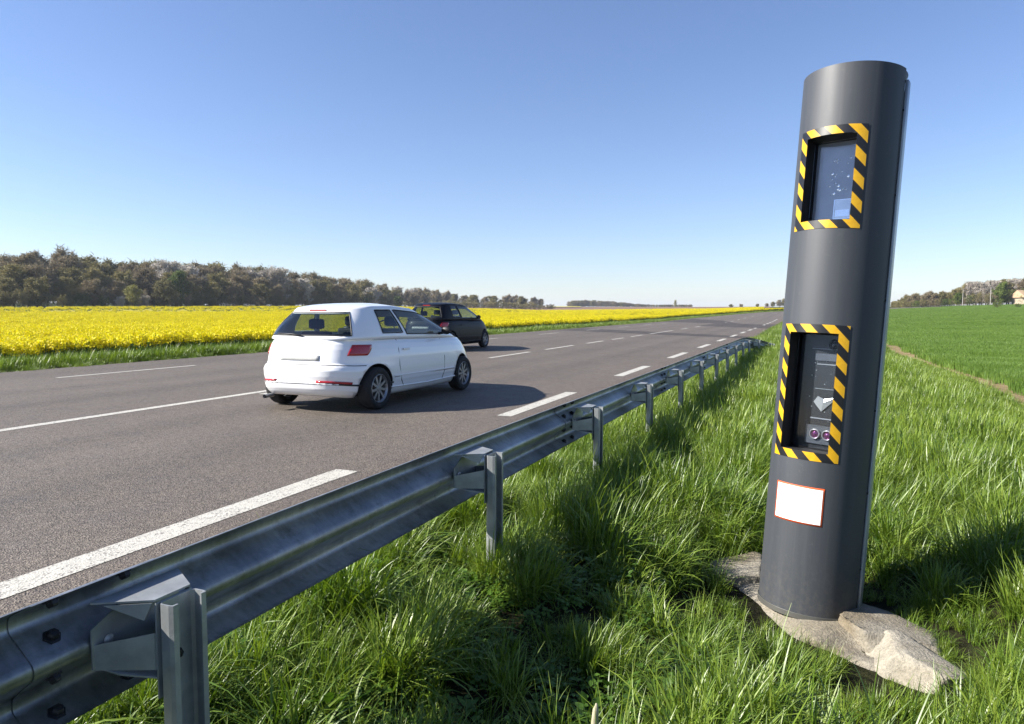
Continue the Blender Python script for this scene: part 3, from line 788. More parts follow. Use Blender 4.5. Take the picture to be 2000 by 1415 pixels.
for px, yt, lab in ((1868, 572, 'bright olive tree in the middle of the right-hand wood'), (1953, 552, 'bright green tree beside the pale crowns of the right-hand wood')):
    x, y = at_px(px, 280); plant_tree('green', x, y, h_for(px, 280, yt), lab, wide=1.1)
# far yellow and green fields on the slope beyond
def strip(name, pts, mat, dz):
    V = []
    for px, r0 in pts: x, y = at_px(px, r0); V.append((x, y, float(ground_h(x, y)) + dz))
    tag(obj(name, mesh(name, V, [tuple(range(len(V)))], mat)), kind='structure')
strip('distant_yellow_field', [(1062, 640), (1135, 640), (1132, 860), (1075, 860)], M['far_yellow'], 1.2)
strip('distant_pale_field', [(1138, 700), (1165, 700), (1160, 760), (1140, 760)], M['far_green'], 1.2)
# house half hidden behind the right-hand wood
hx, hy = at_px(2012, 282); hz = float(ground_h(hx, hy))
hs_ = obj('farmhouse', None, None, (hx, hy, hz), (0, 0, R(24))); tag(hs_, 'low farmhouse with a beige tiled roof at the right edge, beside the wood', 'house')
b = MB(); b.box((0, 0, 1.3), (9, 6, 2.8)); b.build('wall', simple('render_wall', (.45, .38, .28), .9), hs_)
b = MB(); b.add([(-5, -3.6, 2.5), (5, -3.6, 2.5), (5, 0, 4.7), (-5, 0, 4.7), (-5, 3.6, 2.5), (5, 3.6, 2.5), (-5, -3.6, 2.3), (5, -3.6, 2.3), (-5, 3.6, 2.3), (5, 3.6, 2.3)],
        [(0, 1, 2, 3), (3, 2, 5, 4), (6, 7, 1, 0), (4, 5, 9, 8), (6, 0, 3, 4, 8), (1, 7, 9, 5, 2), (7, 6, 8, 9)]); rf_ = b.build('roof', simple('beige_tiles', (.55, .38, .24), .85, scale=2), hs_)
b = MB(); b.box((2.6, 0, 4.9), (.7, .7, 1.3)); b.build('chimney', simple('brick_chimney', (.35, .18, .12), .9), rf_)
for k in (-2.6, 0.2, 2.8):
    b = MB(); b.box((k, -3.03, 1.5), (1.0, .08, 1.2)); wn = b.build('window', simple('dark_pane', (.03, .04, .05), .2), hs_)
    b = MB(); b.box((k, -3.04, .86), (1.2, .16, .08)); b.build('sill', simple('sill_stone', (.5, .48, .44), .8), wn)
for px, r0, hp, lab in ((1877, 276, 5.2, 'thin pale pole before the right-hand wood, left one of two'), (1931, 276, 5.8, 'thin pale pole before the right-hand wood, right one of two')):
    x, y = at_px(px, r0); b = MB(); z = float(ground_h(x, y)); b.tube([(0, 0, -.3), (0, 0, hp)], [.11, .07], 8); o = b.build('utility_pole', simple('pole_concrete', (.5, .47, .42), .8), None, loc=(x, y, z)); tag(o, lab, 'pole')
for px, yb, lab in ((1945, 613, 'small dark bush standing out in the green crop, left of the pair'), (1984, 613, 'small dark bush standing out in the green crop, right of the pair')):
    x, y = at_px(px, 185); plant_tree('green', x, y, 1.3 if px < 1960 else .9, lab, 'bush', 'bush', None, 2.0, 'sb')
x, y = at_px(1310, 112)
b = MB(); b.lathe([(.0, 1.05), (.055, 1.03), (.06, .9), (.07, 0), (.07, -.2)], 12); o = b.build('marker_post', simple('white_post', (.75, .75, .72), .5), None, True, (x - .5, y, float(ground_h(x, y)))); tag(o, 'small white marker post at the far edge of the road before the rapeseed', 'post')

# look-alikes in short groups: say which one by its place along the row
ORD = ['leftmost', 'second from left', 'third from left', 'fourth from left', 'fifth from left', 'sixth from left', 'seventh from left', 'eighth from left', 'ninth from left', 'tenth from left', 'eleventh from left', 'twelfth from left']
byl = {}
for o in COL.objects:
    if o.get('category') in ('tree', 'bush'): byl.setdefault(o['label'], []).append(o)
for lab_, os_ in byl.items():
    if 1 < len(os_) <= 12:
        os_.sort(key=lambda o: math.atan2(o.location.x, o.location.y))
        for i, o in enumerate(os_):
            t_l = '%s, %s' % (lab_, ORD[i])
            if len(t_l.replace('-', ' ').split()) > 16: t_l = t_l.replace('leafless grey-brown', 'leafless brown').replace(' of left wood', ' of left wood').replace('the white car', 'white car')
            o['label'] = t_l

# ------------------------------------------------------------------ guardrail
def mat_galv():
    t = NT('galvanised_steel'); p = t.pos()
    v = t.n('TexVoronoi'); v.inputs['Scale'].default_value = 55; t.l(p, v.inputs['Vector'])
    sp = t.n('SeparateColor'); t.l(v.outputs['Color'], sp.inputs[0])
    mp = t.n('Mapping'); mp.inputs['Scale'].default_value = (6, 18, 1.2); t.l(p, mp.inputs[0])
    streak = t.noise(mp.outputs[0], 2.0, 6, .65); stain = t.noise(p, 2.6, 5)
    c = t.mix(.25, t.ramp(streak, [(.3, (.36, .38, .40)), (.7, (.56, .58, .60))]), t.ramp(sp.outputs[0], [(0, (.40, .42, .44)), (1, (.62, .64, .66))]))
    c = t.mix(1., c, t.ramp(stain, [(.3, .50), (.62, 1.05)]), 'MULTIPLY')
    grime = t.ramp(t.noise(p, 11, 6, .7), [(.52, 0.), (.70, .55)]); c = t.mix(grime, c, (.14, .14, .12))
    # chalky white rust spots
    spots = t.ramp(t.noise(p, 34, 3), [(.70, 0.), (.78, .5)]); c = t.mix(spots, c, (.62, .66, .66))
    t.col(c).rough(t.ramp(streak, [(.3, .34), (.7, .52)])).set(Metallic=.82)
    t.bump(t.math('ADD', streak, t.math('MULTIPLY', sp.outputs[0], .15)), .12, .004); return t.m
M['galv'] = mat_galv()
M['galv_post'] = simple('galvanised_post', (.46, .48, .48), .5, .55, .2, 14, .15)
M['nut'] = simple('weathered_bolt', (.05, .05, .055), .45, .6, .2, 30)
M['hole_light'] = simple('sunlit_hole', (.55, .54, .50), .5, .3, .1, 30)  # pale colour standing in for sunlit road seen through a hole
ZC = .545
def rail_x(y): return -1.578 + .72 * max(0., (y - 19.6) / 5.4) ** 2
def rail_dz(y): return -.0055 * max(0., y - 3) - .36 * max(0., (y - 20.6) / 4.4) ** 1.6
def prof():
    half = [(0, .155), (-.006, .1545), (-.014, .150), (-.070, .121), (-.079, .114), (-.083, .104), (-.083, .088), (-.080, .078), (-.072, .070), (-.012, .024), (-.004, .016), (0, .007)]
    return half + [(x, -z) for x, z in half[::-1]]
PR = prof(); gr = obj('guardrail', None, None, (0, 0, 0)); tag(gr, 'galvanised steel crash barrier with ribbed beam on short posts along the near road edge', 'guardrail')
def beam(y0, y1, off0, off1):
    n = max(2, int((y1 - y0) / .25)) if y1 > 18 else 6
    ysn = np.linspace(y0, y1, n); V = []; Fc = []; m = len(PR); th = .0032
    for i, yv in enumerate(ysn):
        f = i / (n - 1); o = off0 * (1 - f) + off1 * f
        e = .01; dxdy = (rail_x(yv + e) - rail_x(yv - e)) / (2 * e); nrm = Vector((1, -dxdy, 0)).normalized()
        for side in (0, 1):
            for (px_, pz_) in PR:
                d = px_ + o + (0 if side == 0 else -th)
                V.append((rail_x(yv) + nrm.x * d, yv + nrm.y * d, ZC + pz_ + rail_dz(yv)))
    for i in range(n - 1):
        a = i * 2 * m; b = (i + 1) * 2 * m
        for k in range(m - 1):
            Fc.append((a + k, a + k + 1, b + k + 1, b + k)); Fc.append((a + m + k, b + m + k, b + m + k + 1, a + m + k + 1))
        Fc.append((a, b, b + m, a + m)); Fc.append((a + m - 1, a + 2 * m - 1, b + 2 * m - 1, b + m - 1))
    for a, rev in ((0, False), ((n - 1) * 2 * m, True)):
        for k in range(m - 1):
            q = (a + k, a + m + k, a + m + k + 1, a + k + 1); Fc.append(q[::-1] if rev else q)
    mb = MB(); mb.add(V, Fc); return mb.build('beam', M['galv'], gr, auto=R(50))
SP = 1.9; Y0 = 1.23
b = MB(); b.lathe([(0, .019), (.011, .018), (.0145, .012), (.0145, .004), (.021, .0035), (.021, 0)], 6); bolt_m = mesh('bolt', b.V, b.F, M['nut'], False)
beams = []
for k in range(-2, 6):
    ya = .99 + 3.8 * k; yb = ya + 3.8 + .33
    if k == 5: yb = 24.9
    bo = beam(ya, yb, .0, -.0045); beams.append(bo)
    for dy in (.07, .26):
        for (bx, bz, sl_) in ((-.038, .138, -1), (-.042, .047, 1), (-.042, -.047, -1), (-.038, -.138, 1)):
            yv = ya + dy; nrm = Vector((.55, 0, .45 * sl_)).normalized() if sl_ > 0 else Vector((.55, 0, -.45)).normalized()
            if abs(bz) > .1: nrm = Vector((.46, 0, -.88)).normalized() if bz > 0 else Vector((.46, 0, .88)).normalized()
            else: nrm = Vector((.6, 0, .8)).normalized() if bz > 0 else Vector((.6, 0, -.8)).normalized()
            o = obj('bolt', bolt_m, bo, (rail_x(yv) + bx, yv, ZC + bz + rail_dz(yv))); o.rotation_euler = nrm.to_track_quat('Z', 'Y').to_euler()
# post: lipped channel, opening towards the camera
t_ = .005
def cpoly():
    W2, Dp, lip = .054, .050, .019; r = .012
    out = [(-W2 + lip, 0), (-W2 + r * .3, 0), (-W2, r), (-W2, Dp - r), (-W2 + r, Dp), (W2 - r, Dp), (W2, Dp - r), (W2, r), (W2 - r * .3, 0), (W2 - lip, 0)]
    inn = [(W2 - lip, t_), (W2 - r * .6, t_), (W2 - t_, r), (W2 - t_, Dp - r), (W2 - r, Dp - t_), (-W2 + r, Dp - t_), (-W2 + t_, Dp - r), (-W2 + t_, r), (-W2 + r * .6, t_), (-W2 + lip, t_)]
    return out + inn
def channel(z0, z1):
    P = cpoly(); n = len(P); mb = MB(); V = [(x, y, z) for z in (z0, z1) for x, y in P]; Fc = []
    for k in range(n): Fc.append((k, (k + 1) % n, n + (k + 1) % n, n + k))
    h = n // 2
    for zi in (0, n):
        for k in range(h - 1): Fc.append((zi + k, zi + n - 1 - k, zi + n - 2 - k, zi + k + 1))
    mb.add(V, Fc); return mb
pm = channel(-.45, .648); pmesh = mesh('post', pm.V, pm.F, M['galv_post'], False)
def spacer_mesh():
    mb = MB(); a, c = .128, .054; L_ = .13; zt, zb = .108, -.062; th = .0045
    def plate(P, n):   # polygon thickened along n
        n = Vector(n) * th; k = len(P); V = [Vector(p) for p in P] + [Vector(p) + n for p in P]
        mb.add(V, [tuple(range(k))[::-1], tuple(range(k, 2 * k))] + [(i, (i + 1) % k, k + (i + 1) % k, k + i) for i in range(k)])
    plate([(0.004, -a, zt), (L_, -c, zt), (L_, c, zt), (0.004, a, zt)], (0, 0, 1))                # top plate
    plate([(0.004, -a, -.055), (0.004, a, -.055), (0.004, a, .045), (.004, 0, zt - .004), (0.004, -a, .045)], (-1, 0, 0))   # plate lying on the beam
    for s in (-1, 1):
        nn = Vector((a - c, s * L_, 0)).normalized() if False else Vector((0, s, 0))
        plate([(.030, s * a * .86, zt - .003), (L_ - .004, s * c, zt - .003), (L_ - .02, s * (c + .010), zt - .045)], nn)      # folded lip
        plate([(.004, s * (a - .01), -.058), (.004, s * (a - .01), .005), (L_, s * c, .03), (L_, s * c, zb)], nn)      # cheek
    plate([(.004, -a + .01, zb + .012), (.06, -.10, zb - .004), (L_, -c, zb - .02), (L_, c, zb - .02), (.06, .10, zb - .004), (.004, a - .01, zb + .012)], (0, 0, -1))
    plate([(L_, -c, zb - .075), (L_, c, zb - .075), (L_, c, zt - .004), (L_, -c, zt - .004)], (1, 0, 0))
    return mb
smb = spacer_mesh(); smesh = mesh('spacer', smb.V, smb.F, M['galv_post'], False)
b = MB(); b.lathe([(0, .008), (.010, .007), (.013, .002), (.013, 0)], 14); hole_disc = mesh('bolt', b.V, b.F, M['hole_light'], True)
for k in range(-2, 13):
    yv = Y0 + SP * k
    if yv > 24.4: break
    dz = rail_dz(yv); ex_ = rail_x(yv) + 1.578
    if k == 0: ln_ = 0
    po = obj('post', pmesh, gr, (-1.388 + ex_, yv + .02, dz), (random.uniform(-.006, .006), random.uniform(-.008, .008), R(90) - .9 * ex_ / 3))
    sp_ = obj('spacer', smesh, gr, (-1.573 + ex_, yv + .02, ZC + dz))
    o = obj('bolt', hole_disc, sp_, (.006, -.085, .006), (0, R(90), 0))  # pale disc painted as light through a hole in the spacer plate
    o = obj('bolt', bolt_m, po, (0.0, .056, .50), (R(90), 0, 0))

# ------------------------------------------------------------------ speed camera pillar
lx, ly = .0547, .0661; PR_, PL = .2351, 2.642
axz = Vector((lx, ly, 1)).normalized(); exx = Vector((0, 1, 0)).cross(axz).normalized(); eyy = axz.cross(exx)
Mp = Matrix((exx, eyy, axz)).transposed().to_4x4(); Mp.translation = Vector((PIL[0], PIL[1], -.13))
pil = D.objects.new('speed_camera', None); COL.objects.link(pil); pil.matrix_world = Mp
tag(pil, 'tall leaning dark grey speed camera pillar with two windows framed in black and yellow stripes', 'speed camera')
def mat_housing():
    t = NT('grey_housing'); p = t.objc()
    mp = t.n('Mapping'); mp.inputs['Scale'].default_value = (9, 9, .7); t.l(p, mp.inputs[0])
    st = t.noise(mp.outputs[0], 2, 6, .6); fine = t.noise(p, 220, 2); spk = t.noise(p, 26, 5, .7)
    c = t.ramp(st, [(.3, (.048, .054, .064)), (.7, (.061, .067, .077))])
    dust = t.ramp(spk, [(.60, 0.), (.76, .35)]); c = t.mix(dust, c, (.12, .12, .115))
    scr = t.n('TexVoronoi'); scr.inputs['Scale'].default_value = 7; t.l(p, scr.inputs['Vector'])
    sc_ = t.ramp(scr.outputs['Distance'], [(.0, .6), (.025, 0.)]); c = t.mix(sc_, c, (.22, .22, .21))
    sz = t.n('SeparateXYZ'); t.l(p, sz.inputs[0]); mz = t.n('MapRange'); t.l(sz.outputs[2], mz.inputs[0]); mz.inputs[1].default_value = .34; mz.inputs[2].default_value = .0
    mud = t.math('MULTIPLY', t.ramp(t.noise(p, 34, 6, .75), [(.46, 0.), (.66, 1.)]), mz.outputs[0]); c = t.mix(t.math('MULTIPLY', mud, .30), c, (.18, .16, .12))
    run = t.n('Mapping'); run.inputs['Scale'].default_value = (30, 30, .35); t.l(p, run.inputs[0])
    c = t.mix(t.ramp(t.noise(run.outputs[0], 1.5, 5, .7), [(.58, 0.), (.76, .30)]), c, (.13, .13, .125))
    t.col(c).rough(t.ramp(st, [(.3, .50), (.7, .58)])); t.bsdf.inputs['Specular IOR Level'].default_value = .45
    t.bump(fine, .10, .001); return t.m
M['housing'] = mat_housing()
M['black'] = simple('black_lining', (.006, .006, .007), .7)
def mat_hazard():
    t = NT('hazard_stripes'); uv = t.n('UVMap'); s = t.n('SeparateXYZ'); t.l(uv.outputs[0], s.inputs[0])
    f = t.math('FRACT', t.math('DIVIDE', t.math('ADD', s.outputs[0], s.outputs[1]), .1085))
    k = t.math('GREATER_THAN', f, .5)
    yel = t.ramp(t.noise(t.objc(), 60, 5), [(.3, (.72, .38, .004)), (.7, (.82, .47, .01))])
    c = t.mix(k, (.008, .008, .009), yel); t.col(c).rough(.4); return t.m
M['hazard'] = mat_hazard()
M['door_metal'] = simple('rear_door', (.42, .47, .50), .35, .35, .08, 5)
M['glass_up'] = simple('upper_pane', (.52, .54, .58), .16, .10, .10, 9)
M['glass_up'].node_tree.nodes['Principled BSDF'].inputs['Coat Weight'].default_value = .6
def cyl(phi, z, r): return (r * math.sin(phi), -r * math.cos(phi), z)
WIN = [(1.868, 2.352), (.760, 1.411)]; PA, PB = R(-65), R(17); bw = .048
da = bw / PR_; IA, IB = PA + da, PB - da
def curved(name, p0, p1, z0, z1, r, mat, holes=(), parent=pil, th=0., nphi=None, uv=False, top=False):
    ph = list(np.arange(p0, p1 + 1e-6, R(2.5))); ph += [p1]
    for h in holes: ph += [h[0], h[1]]
    zz = list(np.linspace(z0, z1, 12))
    for h in holes: zz += [h[2], h[3]]
    ph = np.unique(np.round(ph, 5)); zz = np.unique(np.round(zz, 5)); V = []; Fc = []; UV = []
    for z in zz:
        for a in ph: V.append(cyl(a, z, r)); UV.append((a * r, z))
    n = len(ph)
    for i in range(len(zz) - 1):
        for j in range(n - 1):
            am, zm = (ph[j] + ph[j + 1]) / 2, (zz[i] + zz[i + 1]) / 2
            if any(h[0] < am < h[1] and h[2] < zm < h[3] for h in holes): continue
            a = i * n + j; Fc.append((a, a + 1, a + n + 1, a + n))
    m = mesh(name, V, Fc, mat, True)
    if uv:
        L_ = m.uv_layers.new(name='UVMap')
        for lp in m.loops: L_.data[lp.index].uv = UV[lp.vertex_index]
    o = obj(name, m, parent)
    if th:
        s = o.modifiers.new('thickness', 'SOLIDIFY'); s.thickness = th; s.offset = -1
    return o
DA, DB = R(67), R(255)
holes = [(IA, IB, z0 + .040, z1 - .040) for z0, z1 in WIN]
curved('housing', DB - 2 * math.pi + R(2), DA - R(2), 0, PL, PR_, M['housing'], holes)
b = MB(); b.lathe([(0, PL - .006), (PR_ - .003, PL - .006), (PR_ - .012, PL - .03)], 72); b.build('top_cap', M['housing'], pil, True)
b = MB(); b.lathe([(PR_ - .014, .0), (PR_ - .014, PL - .03)], 72); b.build('inner_shell', M['black'], pil, True) if False else None
rd = curved('rear_door', DA, DB, .0, PL - .05, PR_ + .010, M['door_metal'], th=.012)
curved('seal', DA - R(3), DA + R(.5), 0, PL - .02, PR_ - .004, M['black'], th=.004)
curved('seal', DB - R(.5), DB + R(3), 0, PL - .02, PR_ - .004, M['black'], th=.004)
curved('foot_ring', DB - 2 * math.pi, DA, -.004, .022, PR_ + .005, simple('foot_trim', (.10, .10, .09), .5), th=.004)
for z in (.25, .62, 1.02, 1.55, 2.05, 2.45):
    b = MB(); b.lathe([(0, .004), (.005, .0035), (.006, 0)], 10); o = b.build('rivet', M['black'], pil, True); a = R(66); o.location = cyl(a, z, PR_); o.rotation_euler = Vector((math.sin(a), -math.cos(a), 0)).to_track_quat('Z', 'Y').to_euler()
WC = (IA + IB) / 2; half = (IB - IA) / 2; cw = PR_ * math.sin(half)
def wloc(u, d, z):   # window frame coordinates: u to the right, d depth behind the chord
    y = -(PR_ * math.cos(half)) + d
    c, s = math.cos(WC), math.sin(WC)
    return (u * c - y * s, u * s + y * c, z)
for wi, (z0, z1) in enumerate(WIN):
    fr = obj('camera_window', None, pil); fr['label'] = ['upper window with a pale grey pane', 'lower window showing a dark camera unit with two lenses'][wi]
    h = holes[wi]
    zi0, zi1 = h[2], h[3]
    curved('striped_border', PA, PB, z0, z1, PR_ + .0022, M['hazard'], [h], fr, uv=True)
    dp = .125 if wi == 0 else .135
    mb = MB(); y_ = .0
    P = [wloc(-cw, 0, 0), wloc(-cw, dp, 0), wloc(cw, dp, 0), wloc(cw, 0, 0)]
    for a, c in ((0, 1), (1, 2), (2, 3)):
        mb.add([(P[a][0], P[a][1], zi0), (P[c][0], P[c][1], zi0), (P[c][0], P[c][1], zi1), (P[a][0], P[a][1], zi1)], [(0, 1, 2, 3)])
    arc = [cyl(a, 0, PR_ - .001) for a in np.linspace(IA, IB, 14)]
    for z in (zi0, zi1):
        ring = [(p[0], p[1], z) for p in arc] + [(P[2][0], P[2][1], z), (P[1][0], P[1][1], z)]
        mb.add(ring, [tuple(range(len(ring)))])
    # curved cheeks joining the arc and the chord
    mb.build('recess', M['black'], fr)
    gd = dp - .02
    def pane(u0, u1, za, zb, d, mat, name, par, th=.003):
        b_ = MB(); V = [wloc(u, dd, z) for dd in (d, d + th) for u, z in ((u0, za), (u1, za), (u1, zb), (u0, zb))]
        b_.add(V, [(0, 1, 2, 3), (7, 6, 5, 4), (0, 4, 5, 1), (1, 5, 6, 2), (2, 6, 7, 3), (3, 7, 4, 0)]); return b_.build(name, mat, par)
    if wi == 0:
        g = pane(-cw + .012, cw - .002, zi0 + .012, zi1 - .004, gd - .01, M['glass_up'], 'pane', fr)
        wt = simple('pane_sticker', (1., 1., 1.), .12, 1.0, .02); gl = simple('sticker_film', (.86, .88, .90), .28, .75)
        u0, u1, za, zb = .0, .088, zi0 + .022, zi0 + .118
        pane(u0, u1, za, zb, gd - .014, gl, 'sticker', g, .002)
        for a in ((u0, u1, za, za + .004), (u0, u1, zb - .004, zb), (u0, u0 + .004, za + .004, zb - .004), (u1 - .004, u1, za + .004, zb - .004), (u0 + .01, u1 - .012, za + .012, za + .045)):
            pane(*a, gd - .0165, wt, 'sticker_line', g, .002)
        rs = random.Random(4)
        for q in range(26):
            u, z = rs.uniform(-.03, .07), rs.uniform(zi0 + .13, zi1 - .08); s_ = rs.choice([.002, .003, .004, .0065]); b_ = MB(); b_.lathe([(0, .001), (s_, 0)], 8); o = b_.build('speck', wt, g); o.location = wloc(u, gd - .0115, z); o.rotation_euler = Vector((math.sin(WC), -math.cos(WC), 0)).to_track_quat('Z', 'Y').to_euler()
    else:
        unit = simple('camera_unit', (.035, .037, .042), .35, .2); g = pane(-cw + .006, cw - .002, zi0 + .004, zi1 - .004, gd, unit, 'camera_unit', fr, .006)
        met = simple('unit_plate', (.16, .17, .19), .3, .4); ed = simple('pale_edge', (.35, .37, .4), .4)
        pane(-.045, .105, zi0 + .03, zi0 + .12, gd - .012, met, 'lens_plate', g, .01)
        for a in ((-.03, .1, zi0 + .152, zi0 + .158), (-.02, .1, zi0 + .42, zi0 + .425), (-.05, .108, zi1 - .075, zi1 - .07), (-.02, .1, zi0 + .30, zi0 + .303), (0, .1, zi0 + .25, zi0 + .252)):
            pane(*a, gd - .004, ed, 'trim_line', g, .003)
        pane(-.03, .1, zi0 + .44, zi0 + .475, gd - .006, met, 'label_strip', g, .004)
        lensm = NT('coated_lens'); lensm.col((.35, .10, .28)).rough(.05).set(Metallic=.7)
        rimm = simple('lens_rim', (.5, .48, .5), .3, .5)
        dirv = Vector((math.sin(WC), -math.cos(WC), 0))
        for u in (.005, .065):
            b_ = MB(); b_.lathe([(.0, .012), (.012, .010), (.019, .004)], 24, mi=0); b_.lathe([(.019, .004), (.020, .012), (.025, .012), (.026, 0)], 24, mi=1)
            o = b_.build('lens', [lensm.m, rimm], g, True); o.location = wloc(u, gd - .013, zi0 + .078); o.rotation_euler = dirv.to_track_quat('Z', 'Y').to_euler()
        b_ = MB(); b_.lathe([(.0, .01), (.020, .008), (.027, 0)], 24); o = b_.build('lens', [simple('dark_lens', (.02, .02, .025), .08)], g, True); o.location = wloc(.055, gd - .001, zi1 - .05); o.rotation_euler = dirv.to_track_quat('Z', 'Y').to_euler()
        # pale crumpled shape painted in for the sun's reflection in the glass
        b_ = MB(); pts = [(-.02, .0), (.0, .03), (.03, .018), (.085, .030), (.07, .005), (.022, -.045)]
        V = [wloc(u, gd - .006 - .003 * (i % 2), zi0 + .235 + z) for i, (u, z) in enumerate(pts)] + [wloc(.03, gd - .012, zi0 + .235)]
        b_.add(V, [(i, (i + 1) % 6, 6) for i in range(6)]); b_.build('tag', simple('sun_blotch', (.55, .56, .56), .3, .3), g)
        rs = random.Random(9)
        for q in range(26):
            u, z = rs.uniform(-.05, .1), rs.uniform(zi0 + .13, zi1 - .1); s_ = rs.choice([.0012, .002, .003]); b_ = MB(); b_.lathe([(0, .001), (s_, 0)], 6); o = b_.build('speck', ed, g); o.location = wloc(u, gd - .003, z); o.rotation_euler = dirv.to_track_quat('Z', 'Y').to_euler()
    gm_ = NT('clear_glass'); tb = gm_.n('BsdfTransparent'); tb.inputs[0].default_value = (.86, .88, .9, 1); gb = gm_.n('BsdfGlossy'); gb.inputs['Roughness'].default_value = .03
    fz = gm_.n('Fresnel'); fz.inputs[0].default_value = 1.5 if wi == 0 else 1.25; mx = gm_.n('MixShader'); ff = gm_.math('MULTIPLY_ADD', fz.outputs[0], 1.0, .02 if wi == 0 else .0); gm_.l(ff, mx.inputs[0]); gm_.l(tb.outputs[0], mx.inputs[1]); gm_.l(gb.outputs[0], mx.inputs[2]); gm_.l(mx.outputs[0], gm_.out.inputs[0])
    pane(-cw + .004, cw - .001, zi0 + .002, zi1 - .002, gd - .030, gm_.m, 'glass', fr, .003)
# notice sticker, red rim and faint unreadable lines
st = curved('notice_sticker', R(-53), R(6), .452, .634, PR_ + .0015, simple('orange_rim', (.90, .12, .02), .5), th=.001)
curved('sticker_face', R(-53) + .034, R(6) - .036, .452 + .008, .634 - .008, PR_ + .0028, simple('white_face', (.86, .86, .84), .45), parent=st)
rs = random.Random(3); tx = simple('faint_print', (.78, .58, .52), .5)
for ln_, z in enumerate(np.arange(.610, .470, -.0105)):
    if ln_ in (5, 6): continue
    L_ = rs.uniform(.10, .20) if ln_ not in (4, 10) else .05
    curved('print_line', R(6) - .07 - L_ / PR_ * .9, R(6) - .06, z, z + .0022, PR_ + .0034, tx, parent=st, th=.0005)
# concrete footing
def mat_concrete(name, a, b_, c_):
    t = NT(name); p = t.pos(); n = t.noise(p, 9, 8, .7); n2 = t.noise(p, 2.2, 4); fine = t.noise(p, 90, 4)
    c = t.ramp(n, [(.3, a), (.7, b_)]); c = t.mix(t.ramp(n2, [(.45, 0.), (.62, .8)]), c, c_)
    c = t.mix(1., c, t.ramp(fine, [(.3, .75), (.7, 1.15)]), 'MULTIPLY')
    t.col(c).rough(.93).bump(t.math('ADD', n, t.math('MULTIPLY', fine, .4)), .9, .02); return t.m
foot = obj('concrete_footing', None, None, (PIL[0], PIL[1], -.145)); tag(foot, 'rough pale concrete footing in the grass under the camera pillar', 'concrete base')
def blob(rf, zf, na=110, nr=26, seed=0, amp=.012):
    V = []; Fc = []
    for i in range(nr + 1):
        f = i / nr
        for k in range(na):
            a = 2 * math.pi * k / na; r = rf(a) * f * (1 + .03 * math.sin(7 * a + seed) + .02 * math.sin(13 * a + 2 * seed))
            x, y = r * math.cos(a), r * math.sin(a)
            from mathutils import noise as mn
            z = zf(f, a) + amp * 2.6 * (mn.fractal(Vector((x * 7 + seed * 9, y * 7, 0)), .9, 2.1, 6) + .5 * mn.cell(Vector((x * 9, y * 9, seed)))) * (1 if f > .05 else 0) + amp * .5 * (math.sin(x * 23 + seed) * math.sin(y * 19 + 2) + .6 * math.sin(x * 51 + 2 * y * 17) + .5 * random.uniform(-1, 1) * (f > .1))
            V.append((x, y, z))
    for i in range(nr):
        for k in range(na): Fc.append((i * na + k, i * na + (k + 1) % na, (i + 1) * na + (k + 1) % na, (i + 1) * na + k))
    m = MB(); m.add(V, Fc[0:] ); return m
def skirt_z(f, a):
    return .0 - .015 * f - .20 * max(0, (f - .80) / .20) ** 1.3
MC1 = mat_concrete('rough_concrete', (.20, .175, .135), (.44, .40, .32), (.24, .19, .12)); MC2 = mat_concrete('pale_concrete', (.30, .27, .21), (.50, .455, .37), (.28, .24, .17))
s1 = blob(lambda a: float(conc_r(np.array(a))) * .97, skirt_z, seed=1.7, amp=.007); s1.build('skirt', MC1, foot, True)
def chunk(name, c, size, rz, seed, mat, flat=.7, tilt=(0, 0)):
    """broken lump of cast concrete: a block with knocked-off corners and a gritty skin"""
    from mathutils import noise as mn
    bm = bmesh.new(); bmesh.ops.create_cube(bm, size=2); bmesh.ops.subdivide_edges(bm, edges=bm.edges[:], cuts=22, use_grid_fill=True)
    rs = random.Random(seed); planes = []
    for k in range(9):
        a = rs.uniform(0, 6.28); e = rs.uniform(-.1, .75); n = Vector((math.cos(a) * math.cos(e), math.sin(a) * math.cos(e), math.sin(e))); planes.append((n, rs.uniform(.80, 1.02)))
    for v in bm.verts:
        p = v.co.copy()
        p = Vector((p.x * math.sqrt(1 - .28 * p.y ** 2), p.y * math.sqrt(1 - .28 * p.x ** 2), p.z))
        for n, d in planes:
            e = p.dot(n) - d
            if e > 0: p -= n * e
        w_ = mn.fractal(p * 2.2 + Vector((seed, 0, 0)), .9, 2.1, 6) * .06 + mn.fractal(p * 9 + Vector((0, seed, 0)), .9, 2.0, 3) * .022
        p += p.normalized() * w_
        if p.z > flat: p.z = flat + (p.z - flat) * .25
        v.co = Vector((p.x * size[0], p.y * size[1], p.z * size[2]))
    m = D.meshes.new(name); bm.to_mesh(m); bm.free(); m.materials.append(mat)
    for p in m.polygons: p.use_smooth = True
    return obj(name, m, foot, c, (tilt[0], tilt[1], rz))
chunk('plinth', (.0, -.03, -.075), (.41, .35, .14), R(-24), 5, MC2, .72)
chunk('broken_lump', (.39, -.45, -.06), (.15, .23, .17), R(28), 12, MC2, .75, (R(4), R(9)))
chunk('broken_lump', (.36, -.20, -.09), (.24, .22, .17), R(-10), 21, MC1, .8, (R(-3), R(6)))
chunk('broken_lump', (-.36, .26, -.06), (.20, .17, .17), R(30), 33, MC1, .8, (R(4), R(-5)))
# pale stub sticking up in the foreground grass
from math import pi
b = MB(); b.tube([(0, 0, -.1), (0, 0, .17), (.004, -.003, .215), (.006, -.004, .235)], [.012, .011, .009, .003], 12); o = b.build('wooden_stake', simple('pale_wood', (.5, .45, .30), .8, 0, .2, 40), None, True, (-.55, 1.96, float(ground_h(-.55, 1.96)))); tag(o, 'short pale stake tip poking out of the shaded grass at the bottom edge', 'stake')

